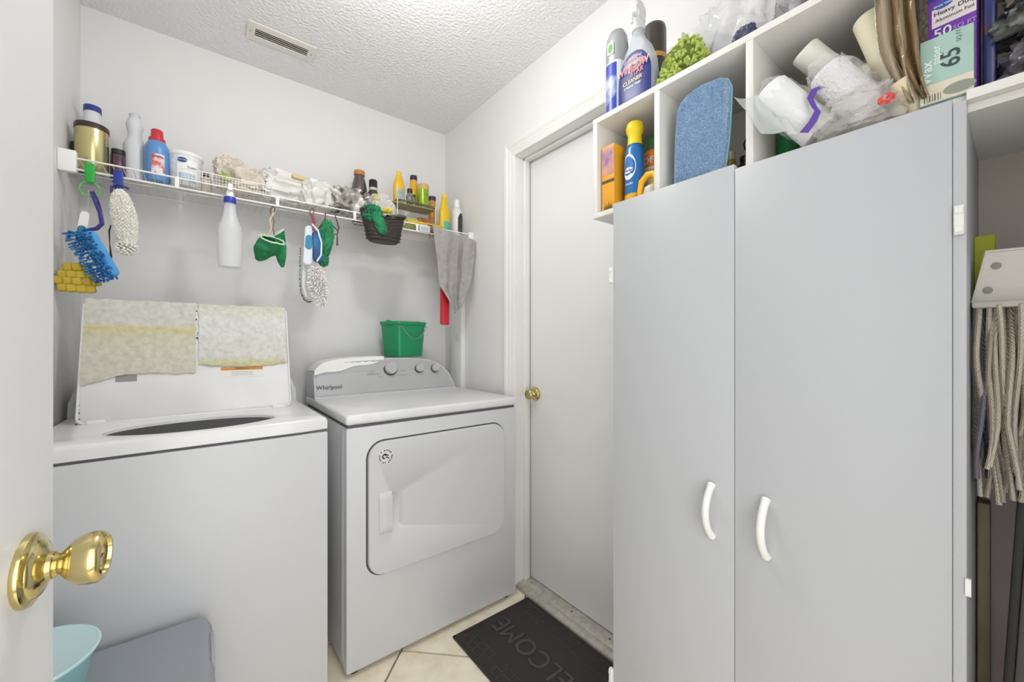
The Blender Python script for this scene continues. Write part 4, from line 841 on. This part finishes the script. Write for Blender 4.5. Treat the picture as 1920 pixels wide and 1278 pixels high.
# lime chenille mitt on the board
t=thing('chenille_mitt','lime green chenille mitt lying on the cubby top board','mitt',(.985,.535,T0))
g=G(); g.blob((0,0,.05),(.045,.055,.055),3,.15,2,.9,30,20,flat=.001,ridge=False); g.obj('mitt_body',M('#66752a',.8),t)
g=G(); rnd=random.Random(14)
for k in range(330):
    a=rnd.uniform(0,2*pi); zz=rnd.uniform(0,1); r_=math.sqrt(max(0,1-((zz-.25)/.85)**2)); hgt=.01+.095*zz; tw=1-zz*.55
    p=(.046*r_*math.cos(a)*tw,.058*r_*math.sin(a)*tw-.012*zz,hgt); g.noodle(p,(math.cos(a)+rnd.uniform(-.7,.7),math.sin(a)+rnd.uniform(-.7,.7),rnd.uniform(-.9,.9)),.020,.0042,5)
g.obj('chenille_pile',M('#c8d779',.75,col2='#a3b54c',vs=50),t,kind='stuff')
t=thing('tray','flat grey plastic tray edge under the lime chenille mitt','tray',(.955,.575,T0),RZ)
g=G(); g.T=at(0,0,.002,0,R(0)); g.box(-.05,.05,-.022,.03,0,.006,.002); g.obj('tray_body',M('#7c8078',.4),t)
PL=lambda c,a:M(c,.10,alpha=a,bump=.6,bs=22,dist=.004,var=.06,vs=14)
g=G(); g.blob((0,0,.10),(.062,.100,.115),51,.38,1.7,.85,60,40,flat=.001); g.blob((-.01,.085,.115),(.04,.055,.045),53,.45,2.2,.85,40,26); g.solo('plastic_bag','large crumpled clear plastic bag on the cubby top behind the lime mitt','bag',loc=(1.085,.450,T0),mat=PL('#f2f2f3',.5))
g=G(); g.blob((0,0,.02),(.012,.022,.020),55,.4,2.5); g.solo('crumpled_label','small dark blue label inside the large clear bag','label',loc=(1.005,.395,T0+.035),mat=M('#4d5573',.4,var=.4,vs=60,alpha=.8))
g=G(); g.blob((0,0,.07),(.07,.09,.085),57,.35,1.8,.85,50,32,flat=.001); g.solo('plastic_bag','clear bag of dark contents at the right of the cubby top','bag',loc=(1.055,.235,T0),mat=M('#cfccd2',.2,alpha=.75,bump=1,bs=25,dist=.005,col2='#6a6672',vs=16,ramp=(.35,.5)))

# ------------------------------------------------------------ right cubby contents
Fb=CZ+.0155
t=thing('storage_tin','dark green tin in the right cubby beside the divider','tin',(1.05,.320,Fb),RZ); G().lathe([(0,0),(.024,0),(.024,.115),(.022,.12),(0,.12)],24).obj('body',M('#0f7a45',.4,coat=.2),t); G().lathe([(.0243,.004),(.0243,.012)],24).obj('band',M('#0a5a33',.4),t)
def tilted_roll(name,label,cat,a,b_,r,mat,endm=None,hollow=False,n=28,wr=.0):
    a,b_=Vector(a),Vector(b_); d=(b_-a); L_=d.length; q=d.to_track_quat('Z','Y'); o=thing(name,label,cat,a); o.rotation_mode='QUATERNION'; o.rotation_quaternion=q
    g=G()
    if hollow: g.lathe([(r*.9,0),(r,0),(r,L_),(r*.93,L_),(r*.9,L_-.002),(r*.88,0)],n)
    else: g.lathe([(0,0),(r*.9,0),(r,r*.12),(r,L_-r*.2),(r*.85,L_-r*.04),(r*.7,L_),(0,L_)],n)
    g.obj('roll',mat,o); return o,L_
WTOW=M('#ececec',.85,bump=.6,bs=120,dist=.003)
o,L_=tilted_roll('paper_roll','white paper roll in a clear bag, leaning left in the right cubby','roll',(.955,.240,Fb+.030),(.925,.320,Fb+.140),.034,WTOW)
g=G(); g.T=at(0,0,0); g.blob((0,0,L_/2),(.036,.036,L_*.58),61,.2,2,.9,40,26,ridge=True); g.obj('bag_film',PL('#eef2f0',.16),o)
g=G()
def hangf(u,v):
    return (.885+.012*math.sin(v*5)+.02*u,.37-.06*u-.055*v+.008*math.sin(u*9),Fb+.135-.10*v-.02*u+.006*noise.noise(Vector((u*4,v*4,0))))
g.sheet(hangf,14,18,.0008); g.obj('loose_film',PL('#dfe4e2',.35)) 
lf=bpy.data.objects['loose_film']; lf.parent=o; lf.matrix_parent_inverse=(Matrix.Translation(o.location)@o.rotation_quaternion.to_matrix().to_4x4()).inverted()
o,L_=tilted_roll('gauze_roll','white textured roll in clear wrap with purple ribbon in the right cubby','roll',(.955,.160,Fb+.030),(.93,.226,Fb+.132),.031,M('#eae9ea',.85,bump=1,bs=180,kind='voronoi',dist=.003))
g=G(); g.blob((0,0,L_/2),(.036,.034,L_*.62),63,.28,2.2,.9,40,26); g.obj('clear_wrap',PL('#f0eeec',.2),o)
t=thing('ribbon','purple ribbon tied around the clear-wrapped roll','ribbon',(.905,.232,Fb+.03))
g=G()
rp=[(.006,-.006,.066),(.0,.004,.062),(-.002,.010,.048),(-.002,.004,.030),(-.004,-.002,.018),(-.004,.006,.002),(-.002,.020,-.012)]
def rib(u,v):
    k=v*(len(rp)-1); i=min(int(k),len(rp)-2); f=k-i; p=Vector(rp[i]).lerp(Vector(rp[i+1]),f); return (p.x,p.y+(u-.5)*(.010+.012*max(0,v-.7)),p.z+(u-.5)*.006)
g.sheet(rib,4,24,.0006); g.obj('ribbon_strip',M('#5a3a9a',.3,coat=.3),t)
o,L_=tilted_roll('plastic_tube','white tube with blue print lying behind the rolls in the right cubby','tube',(1.05,.200,Fb+.120),(.980,.275,Fb+.222),.026,M('#e9e7dc',.4)); g=G(); g.lathe([(.0245,L_-.035),(.0245,L_-.015)],16,pi*.2,pi*1.9); g.obj('blue_print',M('#4f8fd0',.4),o)
g=G().box(-.028,.028,-.012,.012,0,.17,.002); g.solo('carton','yellow carton standing behind the white rolls in the right cubby','box',loc=(1.05,.272,Fb),rz=RZ+R(20),mat=M('#dcb640',.5))
g=G(); g.blob((0,0,.03),(.035,.06,.035),67,.35,2.2,.85,44,26,flat=.001); g.solo('plastic_bag','low crumpled clear bag in front of the wrapped roll','bag',loc=(.935,.175,Fb),mat=PL('#e6e2dc',.35))
g=G(); g.blob((0,0,.055),(.05,.045,.075),69,.32,2.2,.85,44,28,flat=.001); g.solo('plastic_bag','upright clear bag of cream cloths behind the wrapped roll','bag',loc=(1.01,.170,Fb),mat=M('#dcd6c6',.2,alpha=.85,bump=1,bs=30,dist=.005,col2='#a59f8e',vs=25,ramp=(.3,.45)))
g=G(); g.blob((0,0,0),(.006,.010,.008),6,.2,2); g.solo('red_tag','small red tag at the bottom of the clear bags','tag',loc=(.905,.137,Fb+.028),mat=M('#d5463a',.5))
o,L_=tilted_roll('parchment_roll','cream parchment roll standing tilted in the right cubby','roll',(.96,.108,Fb+.004),(.985,.172,Fb+.222),.025,M('#ebe3c6',.6),hollow=True)
o,L_=tilted_roll('cardboard_tube','short cream cardboard tube at the foot of the brown wrapper','tube',(.94,.100,Fb+.0),(.915,.124,Fb+.055),.0125,M('#e0d3b4',.6),hollow=True)
# brown cellophane wrap hanging
t=thing('cellophane_wrap','tall folded brownish cellophane wrapper beside the foil box','wrapper',(.92,.125,Fb))
def cel(k):
    def fn(u,v):
        z=.012+.24*(1-v)+(.0 if k else 0); tp=min(1,(1-v)*1.7+.25); y=.026*k+( .5-u)*.034*tp+ -.030*(v**3)*1.0; x=-.008+.008*math.sin(u*12+k)+.01*v*(k==1)-.003*math.cos(v*4)+.004*noise.noise(Vector((u*5,v*6,k)))
        return (x,y,z)
    return fn
g=G(); g.sheet(cel(0.45),20,30,.0008); g.obj('film',M('#bba98f',.1,alpha=.6,bump=1,bs=30,dist=.004),t)
g=G(); g.sheet(cel(-.1),20,30,.0010); g.obj('film',M('#8f7650',.15,alpha=.8,bump=1,bs=30,dist=.004),t)
t=thing('netting_pack','dark brown speckled mesh pack between wrapper and foil box','pack',(.965,.097,Fb))
g=G().box(-.02,.03,-.006,.006,0,.22,.003); g.obj('pack_body',M('#6f6459',.6,bump=1,bs=240,kind='voronoi',dist=.003,var=.5,vs=160),t)
# foil and mint boxes
fb=thing('foil_box','purple and white aluminum foil box standing behind the mint box','box',(.966,.0645,Fb),RZ,rot=(R(-0),R(0),RZ+R(-4)))
b=G().box(-.026,.026,-.022,.022,0,.235,.0008).obj('box_body',M('#7b3fb0',.4),fb)
def flat(parent,x0,x1,z0,z1,y,mat,name,skew=0): return G().add([(x0,y,z0),(x1,y,z0),(x1,y,z1+skew),(x0,y,z1)],[(0,1,2,3)]).obj(name,mat,parent)
Yf=-.0222
flat(b,-.026,.026,.178,.235,Yf-.0001,M('#22359c',.35),'blue_panel')
flat(b,-.022,.026,.133,.163,Yf-.0003,M('#ece4e4',.4),'white_panel',.006)
flat(b,-.026,.026,.235,.236,Yf,M('#22359c',.35),'edge')
oval(b,-.009,.166,.011,.006,0,M('#3a62b4',.4),-(Yf)+.0008); text('Great Value',.0045,WH,b,-.009,.166,off=Yf-.0012)
text('Heavy Duty',.0095,M('#3a3238',.4),b,.003,.154,off=Yf-.0009); text('Aluminum Foil',.0072,M('#54484e',.4),b,.003,.143,off=Yf-.0009)
text('50',.021,WH,b,-.010,.121,off=Yf-.0009); text('SQ FT',.0095,M('#c9a6e6',.4),b,.014,.120,off=Yf-.0009); text('8',.03,WH,b,.0,.205,off=Yf-.0009,roll=R(90))
mx=thing('wax_paper_box','mint green box marked 65 standing on the cabinet top','box',(.938,.0700,Fb),RZ)
b=G().box(-.0285,.0285,-.022,.004,0,.103,.0008).obj('box_body',M('#a6c3b9',.45),mx)
Yf=-.0222
flat(b,-.0284,.0284,.0008,.030,Yf,M('#dcd2bd',.5),'cream_panel')
oval(b,.014,.013,.017,.0085,0,M('#8d9484',.5),-Yf+.0005)
for i,(x,ww) in enumerate(((-.024,.0012),(-.021,.0008),(-.0185,.0016),(-.015,.0008),(-.0125,.0014),(-.009,.001),(-.006,.0006))): flat(b,x,x+ww,.003,.014,Yf-.0004,M('#5e5a50',.6),'barcode_bar')
text('65',.029,M('#3c4748',.5),b,.0055,.062,off=Yf-.0004,roll=pi/2); text('SQ FT',.007,M('#6f8583',.5),b,.0135,.092,off=Yf-.0004,roll=pi/2)
text('Wax',.017,M('#e4eee9',.4),b,-.0205,.050,off=Yf-.0004,roll=pi/2,sx=1.1); text('paper',.013,M('#e4eee9',.4),b,-.0105,.074,off=Yf-.0005,roll=pi/2)
# dark packs at far right
g=G(); g.T=at(0,0,0,0,0,0); g.box(-.02,.02,-.008,.006,0,.205,.004); g.solo('snack_pack','dark blue glossy pack with red band right of the foil box','pack',loc=(.972,.0285,Fb),mat=M('#22306f',.25,coat=.4,col2='#4a1f2a',vs=14,ramp=(.35,.42)))
g=G(); g.blob((0,0,.03),(.05,.055,.032),71,.25,2.0,.8,44,26,flat=.001); g.solo('plastic_bag','dark translucent bag with lilac contents lying on the far right shelf','bag',loc=(.965,-.04,Fb),mat=M('#6d6470',.2,bump=1,bs=30,dist=.005,col2='#2b282c',vs=24,ramp=(.42,.55)))
g=G(); g.blob((0,0,.02),(.05,.06,.024),73,.25,2.0,.8,44,26); g.solo('plastic_bag','black and grey glossy bag on top of the dark translucent bag','bag',loc=(.965,-.04,Fb+.070),mat=M('#7a7c78',.18,bump=1,bs=30,dist=.005,col2='#222222',vs=20,ramp=(.45,.55)))
g=G(); g.blob((0,0,.03),(.05,.055,.026),75,.2,2.0,.8,40,24); g.solo('folded_cloth','folded taupe cloth on top of the dark bags','cloth',loc=(.965,-.045,Fb+.108),mat=M('#8a8178',.9,bump=1,bs=200,dist=.003,var=.2,vs=40))

# ------------------------------------------------------------ broom bay
BX=.0
t=thing('string_mop','cotton string mop hanging head-down in the broom bay','mop',(1.0,.02,1.235))
rnd=random.Random(21); SM=[M('#ddd0bd',.9,bump=1,bs=350,kind='wave',dist=.002),M('#c6b9a6',.9,bump=1,bs=350,kind='wave',dist=.002),M('#e6dccb',.9,bump=1,bs=350,kind='wave',dist=.002),M('#8d8794',.9,bump=1,bs=350,kind='wave',dist=.002)]
for k in range(96):
    y0=rnd.uniform(-.075,.020) if k<52 else rnd.uniform(-.03,.0235); x0=rnd.uniform(-.045,.05); L_=rnd.uniform(.19,.31); a=rnd.uniform(0,6); y1=y0*1.0+rnd.uniform(-.014,.010)
    y1=min(y1,.0235); pts=[]
    for i in range(13):
        f=i/12; pts.append((x0+.010*math.sin(a+f*5),min(.0240,y0+(y1-y0)*f+.006*math.sin(a*2+f*6)*f),-L_*f))
    G().tube(pts,[.0033]*10+[.003,.0028,.0035],6).obj('strand',SM[3 if (y0>.010 and k%2) else k%3],t)
G().box(-.05,.055,-.085,.0255,-.004,.006,.003).obj('clamp',M('#b9b4ab',.5),t)
t=thing('flat_mop_plate','pale ribbed plastic flat mop plate above the string mop','mop plate',(.985,.0,1.245))
g=G(); 
pl_=[(.095,.075),(.032+.003,.078),(.0465,-.0005),(.0475,-.010),(.043,-.014),(-.02,-.024),(-.095,-.03)]
vs=[(-.006,y,z) for y,z in [(-.095,.075),(.033,.078),(.0475,-.004),(.044,-.010),(-.095,-.025)]]
n=5; g.add(vs+[(x+.012,y,z) for x,y,z in vs],[(0,1,2,3,4),(9,8,7,6,5)]+[(i,(i+1)%n,n+(i+1)%n,n+i) for i in range(n)]); pb=g.obj('plate',M('#d3cfc4',.45,bump=.4,bs=120,kind='wave',dist=.002),t)
G().tube([(-.0065,y,z) for y,z in [(-.095,.073),(.0315,.0755),(.0455,-.003),(.043,-.008),(-.095,-.023)]],.0022,6,True).obj('rim',M('#dad6cc',.4),t)
for (y,z) in ((.0215,.052),(.030,.015)):
    g=G(); g.T=at(-.007,y,z,0,-pi/2); g.lathe([(.0048,0),(.0052,.0008),(.0044,.0012)],16); g.obj('screw_boss',M('#8e8b84',.5),t)
g=G(); slab(g,rrect(-.012,.012,-.06,.06,.003,3),-.006,.006,.002); g.solo('sponge_refill','lime green sponge refill standing behind the mop plate','sponge',loc=(1.06,.036,1.30),mat=M('#b3b83a',.8,bump=.6,bs=200),rz=RZ)
t=thing('mop_pole','black mop handle standing in the broom bay','pole',(1.09,-.09,.05)); G().tube([(0,0,0),(0,0,1.15)],.009,12).obj('shaft',BLACK,t)
g=G(); g.add([(0,.036,.05),(0,-.08,.05),(0,-.08,1.02),(0,.0465,1.02),(.012,.036,.05),(.012,-.08,.05),(.012,-.08,1.02),(.012,.0465,1.02)],[(0,1,2,3),(7,6,5,4),(0,4,5,1),(1,5,6,2),(2,6,7,3),(3,7,4,0)]); g.solo('board','pale mauve cloth-covered board at the back of the broom bay','board',loc=(1.15,0,.001),mat=M('#cdbfbf',.85,var=.06,vs=12))
g=G(); g.box(-.015,.015,-.0075,.0075,.0,.84,.002); g.solo('plank','olive brown plank standing against the divider in the broom bay','plank',loc=(1.115,.0385,.051),mat=M('#84795f',.6,var=.15,vs=20))
t=thing('folding_frame','dark grey folding frame leaning in the broom bay','frame',(1.03,.0435,.056),rot=(R(2.7),0,0))
for x,y,m in ((-.012,-.006,'#1d1c1d'),(-.006,-.017,'#54514a'),(-.012,-.028,'#2f2e2d'),(-.006,-.039,'#5b5850')): G().box(x,x+.03,y-.0052,y+.005,0,.93,.0015).obj('rail',M(m,.5),t)
